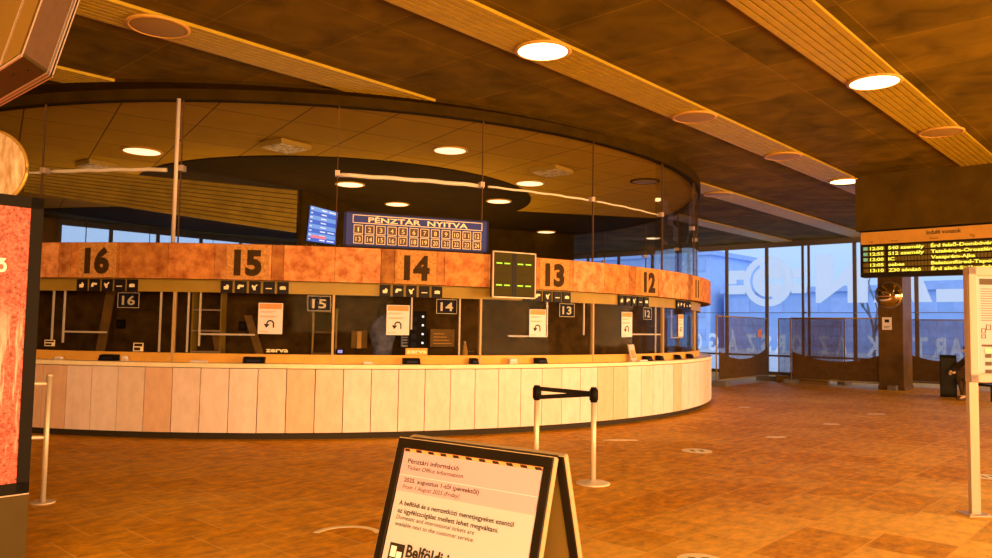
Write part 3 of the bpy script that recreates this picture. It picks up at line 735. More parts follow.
leaflets(46.4, 'flat white slips at the foot of the leaflet stand', .25, .03, r=9.42)
for a, z, w, h, lab in ((-14.0, 1.27, .18, .09, 'small framed label sticker at the lower left of the window of counter 16'), (-5.2, 1.24, .15, .12, 'small card leaning at the lower right of the window of counter 16')):
    t = at_bay('window_card', lab, 'card', a, 9.206, z)
    bm = NB(); bx(bm, -w/2, w/2, -.003, 0, -h/2, h/2); obj('card', bm, M_let, t)
    bm = NB(); bx(bm, -w/2+.015, w/2-.015, -.005, -.003, .01, h/2-.01); bx(bm, -w/2+.015, w*.2, -.005, -.003, -h/2+.012, -.005); obj('card_print', bm, M_num, t)
t = at_bay('bottle', 'amber bottle standing behind the glass between counters 14 and 13', 'bottle', 24.9, 8.9, 1.045)
bm = NB(); cylz(bm, 0, 0, 0, .2, .045, 16); cylz(bm, 0, 0, .2, .3, .045, 16, .015); obj('body', bm, mat('amber_plastic', (.6, .35, .1), .3), t)
bm = NB(); cylz(bm, 0, 0, .3, .33, .018, 12); obj('cap', bm, M_white, t)

# blue sign with counter numbers, on top of the band
x0, y0, x1, y1 = -2.17, 10.88, -.15, 11.66
L_ = math.hypot(x1-x0, y1-y0); rz = math.atan2(y1-y0, x1-x0); SW = L_/2; n_ = Vector((math.sin(rz), -math.cos(rz), 0))*.06
t = thing('number_sign', 'wide violet blue sign listing counter numbers 1 to 24 above counter 14', 'sign', ((x0+x1)/2+n_.x, (y0+y1)/2+n_.y, 2.715), rz)
bm = NB(); bx(bm, -SW, SW, 0, .09, 0, .495); obj('case', bm, M_signb, t, bevel=.008)
bm = NB(); bx(bm, -SW, SW, -.012, 0, 0, .02); bx(bm, -SW, SW, -.012, 0, .475, .495); bx(bm, -SW, -SW+.02, -.012, 0, 0, .495); bx(bm, SW-.02, SW, -.012, 0, 0, .495); obj('rim', bm, M_navy, t)
def frame2(bm, x0, x1, z0, z1, w, y0=-.006, y1=0):
    bx(bm, x0, x1, y0, y1, z0, z0+w); bx(bm, x0, x1, y0, y1, z1-w, z1); bx(bm, x0, x0+w, y0, y1, z0, z1); bx(bm, x1-w, x1, y0, y1, z0, z1)
bm = NB(); frame2(bm, -SW+.11, SW-.1, .335, .455, .009)
text(bm, 'PÉNZTÁR  NYITVA', 0, .357, .072, w=1.5, y=-.008, align='c', bold=.02); obj('heading', bm, M_let, t)
cw = (2*SW-.21)/12
for k in range(24):
    cx = -SW+.11+cw*(k % 12+.5); z0 = .185 if k < 12 else .045
    bm = NB(); bx(bm, cx-.06, cx+.06, -.004, 0, z0+.006, z0+.120); p_ = obj('number_tile', bm, mat('dark_umber_tile', (.10, .06, .07), .4), t)
    bm = NB(); frame2(bm, cx-.066, cx+.066, z0, z0+.126, .0075, -.008, 0)
    text(bm, str(k+1), cx, z0+.030, .066, w=(.07 if k > 8 else (.018 if k == 0 else .042)), y=-.009, align='c', bold=.0); obj('tile_number', bm, M_let, p_)
# blue television
rz = math.atan2(.2, .38)
t = thing('wall_screen', 'tilted screen with glowing blue timetable left of the number sign', 'screen', (-2.60, 11.4, 2.83), rz)
sh = lambda x, z: (x - .05 + z*.09, z)
bm = NB(); prism(bm, [(-.24, -.02), (.22, -.05), (.245, .47), (-.2, .54)], 0, .05); obj('case', bm, M_black, t)
bm = NB(); prism(bm, [(-.225, 0), (.205, -.03), (.23, .455), (-.185, .525)], -.006, 0); obj('panel', bm, M_scr, t)
bm = NB(); bmw = NB()
for k in range(8):
    f = (k+.5)/8; f2 = f+.055
    L0 = lambda f: (-.225+.04*f+.01, .525*f); R0 = lambda f: (.205+.025*f-.01, -.03+.485*f)
    if k % 2: prism(bm, [L0(f-.06), R0(f-.06), R0(f+.06), L0(f+.06)], -.009, -.007)
    a_, b_ = L0(f), R0(f)
    q = lambda s, dz: (a_[0]+(b_[0]-a_[0])*s, a_[1]+(b_[1]-a_[1])*s+dz)
    for s0, s1 in ((.02, .1), (.42, .62)) + (((.7, .95),) if k in (0, 2, 7) else ()): prism(bmw, [q(s0, -.009), q(s1, -.009), q(s1, .009), q(s0, .009)], -.011, -.009)
obj('timetable_row', bm, M_scr2, t); obj('timetable_text', bmw, M_scrw, t)
bm = NB(); prism(bm, [(-.17, .052), (.06, .035), (.06, .075), (-.168, .09)], -.0125, -.0112); obj('alert_row', bm, M_scrr, t)
bm = NB(); tube(bm, [(0, .05, .2), (0, .09, .2), (0, .09, -.12)], .02, 8); obj('foot_bracket', bm, M_black, t)

# green LED display in front of the band
x0, y0, x1, y1 = -.045, 11.50, .60, 11.88
L_ = math.hypot(x1-x0, y1-y0); rz = math.atan2(y1-y0, x1-x0)
t = thing('led_display', 'square framed display with green dashes in front of the rusty band left of 13', 'display', (x0, y0, 2.06), rz)
bm = NB(); bx(bm, 0, L_, 0, .08, 0, .68); obj('case', bm, mat('olive_brown_case', (.045, .036, .004), .6, spec=.1), t)
bm = NB(); frame2(bm, -.012, L_+.012, -.012, .69, .018, -.012, .02); obj('frame', bm, M_alu, t)
bm = NB(); bx(bm, L_*.5-.035, L_*.5+.035, -.004, 0, .01, .67)
for zz in (.02, .22, .35, .56): bx(bm, .04, L_-.04, -.006, -.004, zz, zz+.006)
obj('divider', bm, M_pict, t)
bm = NB()
for zz in (.50, .17):
    for xx in (.055, .195, .43, .575): bx(bm, xx, xx+.10, -.006, -.002, zz, zz+.018)
obj('led_dash', bm, M_led, t)

# ------------------------------------------------------------------ departures board and the beam it hangs from
OX, OY = 7.82, 16.5; BW = 3.7
t = thing('departures_board', 'long dark departures board with yellow green train times', 'departures board', (OX, OY, 2.80), AV)
bm = NB(); bx(bm, 0, BW, 0, .3, 0, .98); obj('case', bm, M_black, t, bevel=.01)
bm = NB(); bx(bm, .02, BW-.02, -.012, 0, .70, .96); obj('header_panel', bm, mat('ochre_board_header', (.50, .26, .05), .5, var=.1, scale=4), t)
bm = NB(); text(bm, 'Induló vonatok', 1.6, .84, .085, w=.62, y=-.014, align='c', bold=.02)
text(bm, 'Idő', .2, .73, .04, y=-.014); text(bm, 'Vonat', .62, .735, .04, y=-.014); text(bm, 'Hová', 1.35, .735, .05, y=-.014); text(bm, 'Vg.', 2.05, .745, .06, y=-.014)
obj('header_lettering', bm, M_ink, t)
rows = (('12:50', 'S40 személy', 'Érd felső-Dombóvár', 0), ('12:55', 'S12 személy', 'Tatabánya-Oroszlány', 0), ('13:00', 'IC', 'Veszprém-Ajka', 0), ('13:05', 'sebes', 'Balatonfüred-Tapolca', 1), ('13:10', 'Z30 zónázó', 'Érd alsó-Székesfehérvár', 1))
for k, (a_, b_, c_, fl) in enumerate(rows):
    z = .575 - k*.117
    bm = NB()
    for x0_, n in ((.06, 2), (.2, 5), (.56, 13), (1.36, 26)):
        for q in range(n):
            xx = x0_ + q*.062; bx(bm, xx, xx+.05, -.004, 0, z-.012, z+.075)
    r_ = obj('flap_row', bm, M_ledoff, t)
    for nm, s_, x0_, w_ in (('departure_time', a_, .2, .27), ('train_name', b_, .56, .062*len(b_)), ('destination', c_, 1.36, .06*len(c_))):
        bm = NB(); text(bm, s_, x0_, z, .066, w=w_, y=-.007, bold=.035); obj(nm, bm, M_ledy, r_)
    bm = NB(); bx(bm, .07, .15, -.007, -.004, z, z+.066); obj('row_lamp', bm, M_ledc if not fl else M_ledoff, r_)
bm = NB(); bx(bm, -.08, 6.5, -.02, 1.2, 3.80, H_C); struct('trim_2', bm, mat('brown_beam_paint', (.065, .038, .003), .7, var=.25, scale=2, spec=.05), (OX, OY, 0), AV, label='deep dark beam above the departures board')

# ------------------------------------------------------------------ pillar with its mirror and notice
bm = NB(); P = (11.62, 22.0)
e = lambda a, b: (P[0] - UY*a + UX*b, P[1] + UX*a + UY*b)
prism(bm, [e(0, 0), e(.66, 0), e(.66, .9), e(0, .9)], .0, H_C, 'z')
for zz in (.12,): prism(bm, [e(-.02, -.02), e(.68, -.02), e(.68, .92), e(-.02, .92)], 0, zz, 'z')
struct('wall_pillar', bm, M_pillar, label='dark brown clad pillar carrying a round mirror')
def on_pillar(name, lab, cat, a, z, off=.0):
    q = e(a, -off); return thing(name, lab, cat, (q[0], q[1], z), AV)
t = on_pillar('convex_mirror', 'round convex mirror with a dark rim high on the brown pillar', 'mirror', .34, 2.72, .10)
bm = NB(); n = 36
R1 = [bm.verts.new((.37*math.cos(2*PI*i/n), .06, .37*math.sin(2*PI*i/n))) for i in range(n)]; prev = R1
for rr, yy in ((.34, .0), (.25, -.045), (.12, -.07)):
    cur = [bm.verts.new((rr*math.cos(2*PI*i/n), yy, rr*math.sin(2*PI*i/n))) for i in range(n)]
    for i in range(n): bm.faces.new((prev[i], prev[(i+1) % n], cur[(i+1) % n], cur[i])).smooth = True
    prev = cur
cvt = bm.verts.new((0, -.077, 0))
for i in range(n): bm.faces.new((prev[i], prev[(i+1) % n], cvt)).smooth = True
obj('mirror_dome', bm, mat('mirror_silver', (.75, .7, .6), .06, 1), t)
bm = NB(); tube(bm, [(.37*math.cos(2*PI*i/n), .05, .37*math.sin(2*PI*i/n)) for i in range(n+1)], .018, 8); obj('rim', bm, M_mull, t)
bm = NB(); bx(bm, -.04, .04, .04, .10, -.04, .04); obj('bracket', bm, M_black, t)
t = on_pillar('pillar_notice', 'small white notice taped to the brown pillar below the mirror', 'notice', .42, 1.90, .004)
bm = NB(); bx(bm, -.13, .13, -.004, 0, -.18, .18); obj('sheet', bm, M_paper, t)
bm = NB(); bx(bm, -.06, .06, -.006, -.004, .03, .12); bx(bm, -.08, .08, -.006, -.004, -.09, -.075); bx(bm, -.08, .05, -.006, -.004, -.13, -.115); obj('print', bm, M_ink, t)

# ------------------------------------------------------------------ site fences with dark netting
def mat_net():
    m = D.materials.new('dark_fence_netting'); m.use_nodes = True; nt = m.node_tree; nt.nodes.clear(); L = nt.links.new
    o = nt.nodes.new('ShaderNodeOutputMaterial'); t = nt.nodes.new('ShaderNodeBsdfTransparent'); d = nt.nodes.new('ShaderNodeBsdfDiffuse'); d.inputs[0].default_value = (.10, .06, .035, 1)
    tc = nt.nodes.new('ShaderNodeTexCoord'); n = nt.nodes.new('ShaderNodeTexNoise'); n.inputs['Scale'].default_value = 3
    mr = nt.nodes.new('ShaderNodeMapRange'); mr.inputs['To Min'].default_value = .48; mr.inputs['To Max'].default_value = .70
    mx = nt.nodes.new('ShaderNodeMixShader'); L(tc.outputs['Object'], n.inputs['Vector']); L(n.outputs['Fac'], mr.inputs[0]); L(mr.outputs[0], mx.inputs[0])
    L(t.outputs[0], mx.inputs[1]); L(d.outputs[0], mx.inputs[2]); L(mx.outputs[0], o.inputs[0]); return m
M_net = mat_net(); M_net2 = mat('dense_netting_fold', (.085, .045, .015), .9, var=.2, scale=6)
def fence(p, rot, L_, lab, H_=2.05, sag=True, extra=None):
    t = thing('site_fence', lab, 'fence', (*p, 0), rot, 'temporary fences in front of the glazing')
    bm = NB()
    tube(bm, [(0, 0, .14), (0, 0, H_)], .021, 8); tube(bm, [(L_, 0, .14), (L_, 0, H_)], .021, 8)
    tube(bm, [(0, 0, .16), (L_, 0, .16)], .018, 8); tube(bm, [(0, 0, H_), (L_, 0, H_)], .018, 8)
    obj('tube_frame', bm, M_ochre, t)
    bm = NB(); n = int(L_/.18)
    for i in range(1, n): tube(bm, [(L_*i/n, 0, .16), (L_*i/n, 0, H_)], .003, 4)
    for zz in (.3, .6, .9, 1.2, 1.5, 1.8): tube(bm, [(0, 0, zz), (L_, 0, zz)], .003, 4)
    obj('wire_grid', bm, M_mull, t)
    bm = NB(); k = 24; rows_ = 8; G = []
    for j in range(rows_+1):
        G.append([bm.verts.new((L_*(.015+.97*i/k), -.03 - .02*math.sin(i*.9+j*.5), .18 + (H_-.2)*j/rows_)) for i in range(k+1)])
    for j in range(rows_):
        for i in range(k): bm.faces.new((G[j][i], G[j][i+1], G[j+1][i+1], G[j+1][i])).smooth = True
    obj('netting', bm, M_net, t)
    if sag:
        bm = NB(); a_ = []; b_ = []
        for i in range(k+1):
            s = i/k; zt = 1.02 - .32*math.sin(PI*s)**.8 + .1*s
            a_.append(bm.verts.new((L_*(.02+.96*s), -.055, .2))); b_.append(bm.verts.new((L_*(.02+.96*s), -.05-.01*math.sin(i), zt)))
        for i in range(k): bm.faces.new((a_[i], a_[i+1], b_[i+1], b_[i]))
        obj('netting_fold', bm, M_net2, t)
    for xx in (.0, L_):
        bm = NB(); bx(bm, xx-.12, xx+.12, -.34, .34, 0, .14); cylz(bm, xx, 0, .14, .17, .04, 10); obj('foot_block', bm, M_mull, t, bevel=.02)
    return t
f1 = (6.5, 22.7); f1e = (9.1, 25.85); a1 = math.atan2(f1e[1]-f1[1], f1e[0]-f1[0]); l1 = math.hypot(f1e[0]-f1[0], f1e[1]-f1[1])
t = fence(f1, a1, l1, 'netted site fence panel right beside the end of the counter')
bm = NB(); bx(bm, l1*.77, l1*.84, -.06, -.052, 1.42, 1.68); obj('orange_tag', bm, M_orange, t, label='small orange tag on the fence')
fence((9.45, 25.75), AV, 2.1, 'netted site fence panel in the middle, in the gap behind the others', sag=False)
fence((9.3, 24.3), AV, 3.0, 'wide netted site fence panel left of the brown pillar')
fence((12.7, 24.0), AV, 3.6, 'netted site fence panel right of the brown pillar', sag=True)
bm = NB(); bx(bm, 0, 1.6, -.12, .12, 0, .2)
o = obj('wooden_beam', bm, M_brace); o.location = (9.2, 25.2, 0); o.rotation_euler = (0, 0, AV); tag(o, 'short wooden beam on the floor at the foot of the middle fence', 'beam')

# ------------------------------------------------------------------ seated person, bench and tall box at the far right
def skin(name, verts, edges, radii, m, parent=None, root=0, sub=2, label=None):
    me = D.meshes.new(name); me.from_pydata([tuple(v) for v in verts], edges, []); me.materials.append(m)
    o = D.objects.new(name, me); COL.objects.link(o)
    o.modifiers.new('skin', 'SKIN')
    for i, r in enumerate(radii):
        q = r if isinstance(r, tuple) else (r, r); me.skin_vertices[0].data[i].radius = q; me.skin_vertices[0].data[i].use_root = (i == root)
    s_ = o.modifiers.new('sub', 'SUBSURF'); s_.levels = sub; s_.render_levels = sub
    if parent: o.parent = parent
    if label: o['label'] = label
    return o
PX, PY = 12.10, 19.3
# local frame: x = facing direction (towards the left of the photo), y = their left, z up
pr = R_(180+8)
per = thing('person', 'person in dark clothes sitting bent forward with clasped hands behind the sign stand', 'person', (PX, PY, 0), pr)
J = dict(pel=(0, 0, .52), sp1=(.04, 0, .68), sp2=(.12, 0, .84), ch=(.21, 0, .99), nk=(.27, 0, 1.08), hd=(.31, 0, 1.14), hd2=(.36, 0, 1.23), top=(.35, 0, 1.31),
  lh=(.05, .1, .50), lk=(.52, .20, .52), la=(.62, .20, .10), lt=(.76, .22, .05), rh=(.05, -.1, .50), rk=(.46, -.14, .52), ra=(.36, -.14, .10), rt=(.50, -.16, .05),
  ls=(.23, .18, 1.0), le=(.48, .24, .76), lw=(.76, .08, .68), rs=(.23, -.18, 1.0), re=(.48, -.24, .76), rw=(.76, -.06, .68),
  lp=(.81, .045, .66), rp=(.81, -.03, .66))
K = list(J); ix = {k: i for i, k in enumerate(K)}
rad = dict(pel=.12, sp1=.12, sp2=.13, ch=.13, nk=.065, hd=.075, hd2=.095, top=.06, lh=.09, lk=.06, la=.04, lt=.03, rh=.09, rk=.06, ra=.04, rt=.03,
  ls=.06, le=.043, lw=.028, rs=.06, re=.043, rw=.028, lp=.032, rp=.032)
E_ = [('pel','sp1'),('sp1','sp2'),('sp2','ch'),('ch','nk'),('nk','hd'),('hd','hd2'),('hd2','top'),('pel','lh'),('lh','lk'),('lk','la'),('la','lt'),('pel','rh'),('rh','rk'),('rk','ra'),('ra','rt'),
  ('ch','ls'),('ls','le'),('le','lw'),('lw','lp'),('ch','rs'),('rs','re'),('re','rw'),('rw','rp')]
body = skin('body', [J[k] for k in K], [(ix[a], ix[b]) for a, b in E_], [rad[k] for k in K], M_skin, per)
def sub_skin(name, keys, m, add, extra=None, root=0):
    vs = [J[k] for k in keys]; ii = {k: i for i, k in enumerate(keys)}
    return skin(name, vs, [(ii[a], ii[b]) for a, b in E_ if a in ii and b in ii], [rad[k]+add for k in keys], m, per, root)
sub_skin('jacket', ['pel', 'sp1', 'sp2', 'ch', 'ls', 'le', 'lw', 'rs', 're', 'rw'], M_coat, .022)
sub_skin('trousers', ['pel', 'lh', 'lk', 'la', 'rh', 'rk', 'ra'], M_trou, .016)
for s in (1, -1):
    bm = NB(); a = J['la' if s > 0 else 'ra']; bmesh.ops.create_uvsphere(bm, u_segments=14, v_segments=10, radius=1)
    for v in bm.verts: v.co = Vector((a[0]+.07+v.co.x*.14, a[1]+v.co.y*.048, max(0, .045+v.co.z*.05)))
    for f in bm.faces: f.smooth = True
    obj('shoe', bm, M_shoe, per)
    # fingers curling round each other
    for q in range(4):
        b0 = Vector((.81, s*.03, .68-.018*q)); skin('finger', [b0, b0+Vector((.035, -s*.012, .0)), b0+Vector((.04, -s*.045, -.004)), b0+Vector((.018, -s*.066, -.008))], [(0, 1), (1, 2), (2, 3)], [.010, .010, .009, .007], M_skin, per, sub=1)
    b0 = Vector((.795, s*.03, .69)); skin('thumb', [b0, b0+Vector((.02, -s*.005, .022)), b0+Vector((.038, -s*.02, .028))], [(0, 1), (1, 2)], [.012, .011, .009], M_skin, per, sub=1)
bm = NB(); bmesh.ops.create_uvsphere(bm, u_segments=20, v_segments=14, radius=1)
for v in bm.verts: v.co = Vector((.325+v.co.x*.105, v.co.y*.1, 1.275+v.co.z*.085))
for f in bm.faces: f.smooth = True
obj('hair', bm, M_hair, per)
bm = NB(); bmesh.ops.create_cone(bm, segments=8, radius1=.018, radius2=.006, depth=.04, cap_ends=True, matrix=Matrix.Translation((.465, 0, 1.215)) @ Matrix.Rotation(PI/2, 4, 'Y')); obj('nose', bm, M_skin, per)
for s in (1, -1):
    bm = NB(); bmesh.ops.create_uvsphere(bm, u_segments=10, v_segments=8, radius=.012, matrix=Matrix.Translation((.448, s*.032, 1.243))); obj('eye', bm, M_white, per)
    bm = NB(); bmesh.ops.create_uvsphere(bm, u_segments=10, v_segments=8, radius=.022, matrix=Matrix.Translation((.35, s*.098, 1.225))); obj('ear', bm, M_skin, per)
t = thing('bench', 'dark low bench under the seated person behind the sign stand', 'bench', (PX, PY, 0), pr)
bm = NB(); bx(bm, -.28, .18, -.6, .6, .37, .41); obj('seat', bm, M_black, t, bevel=.008)
for sx in (-.22, .12):
    for sy in (-.5, .5):
        bm = NB(); bx(bm, sx-.02, sx+.02, sy-.02, sy+.02, 0, .37); obj('leg', bm, M_black, t)
t = thing('tall_box', 'tall black upright box standing beside the seated person', 'box', (11.80, 20.15, 0), R_(-30))
bm = NB(); bx(bm, -.19, .19, -.2, .2, 0, 1.08); obj('body', bm, M_blackg, t, bevel=.012)
bm = NB(); bx(bm, -.17, .17, -.206, -.2, .08, 1.0); obj('front_panel', bm, M_black, t)

# ------------------------------------------------------------------ sign stand at the right edge
t = thing('sign_stand', 'white framed notice board on two pale posts at the right edge', 'sign stand', (4.27, 7.0, 0), R_(4))
bm = NB(); bx(bm, .005, .08, -.02, .03, .0, 1.25); bx(bm, .08, .09, -.02, .03, 0, 1.25); obj('post', bm, M_alu, t, bevel=.004)
bm = NB(); bx(bm, .70, .79, -.02, .03, 0, 1.25); obj('post', bm, M_alu, t, bevel=.004)
for xx in (.045, .745):
    bm = NB(); bx(bm, xx-.11, xx+.11, -.09, .1, 0, .012); cylz(bm, xx-.08, -.06, .012, .022, .012, 8); cylz(bm, xx+.08, -.06, .012, .022, .012, 8); obj('foot_plate', bm, M_alu, t)
bm = NB(); bx(bm, 0, .82, -.03, .03, 1.18, 2.22)
obj('board', bm, M_alu, t, bevel=.006)
bm = NB(); frame2(bm, 0, .82, 1.18, 2.22, .075, -.055, -.03); obj('frame', bm, mat('pale_frame_paint', (.52, .40, .40), .5), t, bevel=.006)
bm = NB(); bx(bm, .085, .735, -.034, -.03, 1.27, 2.13); obj('poster', bm, mat('board_sheet', (.50, .44, .56), .6), t)
bm = NB(); bx(bm, .11, .7, -.037, -.034, 2.06, 2.115); bx(bm, .12, .6, -.037, -.034, 1.50, 1.52)
for k in range(3): bx(bm, .15, .21, -.037, -.034, 1.40-.07*k, 1.435-.07*k)
frame2(bm, .12, .16, 1.62, 1.665, .006, -.037, -.034); frame2(bm, .165, .21, 1.65, 1.70, .006, -.037, -.034); frame2(bm, .12, .16, 1.575, 1.61, .006, -.037, -.034)
obj('dark_print', bm, M_inkg, t)
bm = NB()
for k in range(14): bx(bm, .12, .68, -.036, -.034, 2.02-.022*k, 2.025-.022*k)
for k in range(4): bx(bm, .24, .68, -.036, -.034, 1.69-.03*k, 1.695-.03*k)
obj('text_lines', bm, M_inkg, t)
bm = NB(); cylz(bm, 0, 0, -.002, .002, .022, 20); cylz(bm, .026, 0, -.002, .0025, .022, 20); bmesh.ops.rotate(bm, verts=bm.verts, matrix=Matrix.Rotation(PI/2, 3, 'X')); bmesh.ops.translate(bm, verts=bm.verts, vec=(.165, -.037, 1.465)); obj('card_emblem', bm, M_paperp, t)

# ------------------------------------------------------------------ queue barrier
t = thing('queue_barrier', 'pair of steel queue posts joined by two black belts in front of the counter', 'queue barrier', (0, 0, 0))
for x, y in ((1.04, 8.1), (.455, 8.25)):
    bm = NB(); n = 32; prof = [(0.001, 0), (.175, 0), (.175, .012), (.15, .022), (.05, .034), (.03, .05)]
    bmx = [[bm.verts.new((x+p[0]*math.cos(2*PI*i/n), y+p[0]*math.sin(2*PI*i/n), p[1])) for i in range(n)] for p in prof]
    for A, B in zip(bmx, bmx[1:]):
        for i in range(n): bm.faces.new((A[i], A[(i+1) % n], B[(i+1) % n], B[i])).smooth = True
    obj('base', bm, M_chrome, t)
    bm = NB(); cylz(bm, x, y, .03, .86, .028, 20); obj('post', bm, M_chrome, t)
    bm = NB(); cylz(bm, x, y, .84, .985, .036, 20); cylz(bm, x, y, .985, .995, .03, 20); bx(bm, x-.045, x+.045, y-.012, y+.012, .86, .97); obj('belt_head', bm, M_blackg, t)
p, q = Vector((.455, 8.25, 0)), Vector((1.04, 8.1, 0))
for (za, zb) in ((.965, .93), (.872, .925)):
    bm = NB(); A = [(p.x, p.y-.015, za-.025), (q.x, q.y-.015, zb-.025), (q.x, q.y-.015, zb+.022), (p.x, p.y-.015, za+.02)]
    v1 = [bm.verts.new(v) for v in A]; v2 = [bm.verts.new((v[0], v[1]+.004, v[2])) for v in A]
    bm.faces.new(v1); bm.faces.new(v2[::-1])
    for i in range(4): bm.faces.new((v1[i], v2[i], v2[(i+1) % 4], v1[(i+1) % 4]))
    obj('belt', bm, M_blackg, t)

# ------------------------------------------------------------------ steel railing at the left behind the advert
t = thing('railing', 'steel railing with flat foot plate behind the advertising pillar', 'railing', (-3.94, 6.87, 0), R_(20))
bm = NB(); tube(bm, [(0, 0, 0), (0, 0, 1.1)], .022, 12); cylz(bm, 0, 0, 1.1, 1.125, .026, 12); obj('post', bm, M_chrome, t)
bm = NB(); tube(bm, [(-1.6, 0, 0), (-1.6, 0, 1.1)], .022, 12); obj('post', bm, M_chrome, t)
for zz in (1.04, .57):
    bm = NB(); tube(bm, [(-1.6, 0, zz), (.0, 0, zz)], .017, 12); obj('rail', bm, M_chrome, t)
for xx in (0, -1.6):
    bm = NB(); cylz(bm, xx, 0, 0, .014, .1, 24); obj('foot_plate', bm, M_chrome, t)

# ------------------------------------------------------------------ advertising pillar at the left edge (local x = along its face, -y faces the hall)
t = thing('advertising_pillar', 'black framed advertising pillar showing a red forest at the left edge', 'advertising pillar', (-2.905, 4.90, 0), AU + .01)
# local x runs away from camera, so the visible part is x<0
TW, TH = 1.2, 2.375
bm = NB(); bx(bm, -TW, 0, 0, .16, .0, TH); obj('case', bm, M_black, t, bevel=.01)
bm = NB(); frame2(bm, -TW, 0, .52, TH, .072, -.012, 0); obj('screen_frame', bm, M_blackg, t)
bm = NB(); bx(bm, -TW+.0, 0, -.014, 0, .0, .515); obj('lower_panel', bm, mat('brown_grey_panel', (.055, .034, .005), .7, var=.1, scale=2), t)
bm = NB(); bx(bm, -TW, 0, -.016, 0, .515, .522); obj('seam_strip', bm, M_alu, t)
def mat_forest():
    m = D.materials.new('red_forest_print'); m.use_nodes = True; nt = m.node_tree; b = nt.nodes['Principled BSDF']; L = nt.links.new
    tc = nt.nodes.new('ShaderNodeTexCoord')
    def noise(scale, st, det=8):
        mp = nt.nodes.new('ShaderNodeMapping'); mp.inputs['Scale'].default_value = st; n = nt.nodes.new('ShaderNodeTexNoise'); n.inputs['Scale'].default_value = scale; n.inputs['Detail'].default_value = det
        n.inputs['Roughness'].default_value = .75; L(tc.outputs['Object'], mp.inputs[0]); L(mp.outputs[0], n.inputs['Vector']); return n.outputs['Fac']
    f = noise(55, (1, 1, 1)); tr = noise(16, (1.2, 1, .10), 3)
    r = nt.nodes.new('ShaderNodeValToRGB'); r.color_ramp.elements[0].position = .40; r.color_ramp.elements[0].color = (.10, .012, .003, 1); r.color_ramp.elements[1].position = .62; r.color_ramp.elements[1].color = (.80, .13, .09, 1)
    L(f, r.inputs[0])
    r2 = nt.nodes.new('ShaderNodeValToRGB'); r2.color_ramp.elements[0].position = .52; r2.color_ramp.elements[0].color = (0, 0, 0, 1); r2.color_ramp.elements[1].position = .60; r2.color_ramp.elements[1].color = (1, 1, 1, 1); L(tr, r2.inputs[0])
    sx_ = nt.nodes.new('ShaderNodeSeparateXYZ'); L(tc.outputs['Object'], sx_.inputs[0])
    mr = nt.nodes.new('ShaderNodeMapRange'); mr.inputs['From Min'].default_value = 1.75; mr.inputs['From Max'].default_value = 1.45; L(sx_.outputs['Z'], mr.inputs[0])
    mr2 = nt.nodes.new('ShaderNodeMapRange'); mr2.inputs['From Min'].default_value = .75; mr2.inputs['From Max'].default_value = .9; L(sx_.outputs['Z'], mr2.inputs[0])
    mu = nt.nodes.new('ShaderNodeMath'); mu.operation = 'MULTIPLY'; L(mr.outputs[0], mu.inputs[0]); L(r2.outputs[0], mu.inputs[1])
    mu2 = nt.nodes.new('ShaderNodeMath'); mu2.operation = 'MULTIPLY'; L(mu.outputs[0], mu2.inputs[0]); L(mr2.outputs[0], mu2.inputs[1])
    x = nt.nodes.new('ShaderNodeMix'); x.data_type = 'RGBA'; L(mu2.outputs[0], x.inputs[0]); L(r.outputs[0], x.inputs[6]); x.inputs[7].default_value = (.95, .30, .22, 1)
    L(x.outputs[2], b.inputs['Base Color']); L(x.outputs[2], b.inputs['Emission Color']); b.inputs['Emission Strength'].default_value = .30; b.inputs['Roughness'].default_value = .5
    return m
bm = NB(); bx(bm, -TW+.07, -.07, -.008, -.001, .59, TH-.072); obj('backlit_poster', bm, mat_forest(), t)
bm = NB(); text(bm, 'erdő', -.190, 1.895, .075, y=-.010, align='r', bold=.03); obj('poster_lettering', bm, mat('cream_print', (1, .8, .5), .5, emit=(1, .75, .4), estr=.5), t)

# round convex mirror above the advertising pillar
t = thing('round_mirror', 'large round pale mirror with a gilt rim above the advertising pillar', 'mirror', (-4.06, 6.05, 0), AU-.75)
bm = NB(); n = 48; prev = None
for rr, yy in ((.30, .03), (.295, .0), (.22, -.03), (.12, -.05)):
    cur = [bm.verts.new((rr*math.cos(2*PI*i/n), yy, 2.80+rr*math.sin(2*PI*i/n))) for i in range(n)]
    if prev:
        for i in range(n): bm.faces.new((prev[i], prev[(i+1) % n], cur[(i+1) % n], cur[i])).smooth = True
    prev = cur
cvt = bm.verts.new((0, -.056, 2.8))
for i in range(n): bm.faces.new((prev[i], prev[(i+1) % n], cvt)).smooth = True
obj('mirror_face', bm, mat('streaked_pale_face', (.62, .52, .42), .6, col2=(.30, .17, .07), scale=9, stretch=(3, 1, .6)), t)
bm = NB(); tube(bm, [(.305*math.cos(2*PI*i/n), .015, 2.8+.305*math.sin(2*PI*i/n)) for i in range(n+1)], .014, 8); obj('rim', bm, mat('gilt_rim', (.45, .28, .06), .35, .5), t)
bm = NB(); tube(bm, [(0, .06, 0), (0, .06, 2.82)], .025, 10); obj('pole', bm, M_black, t)

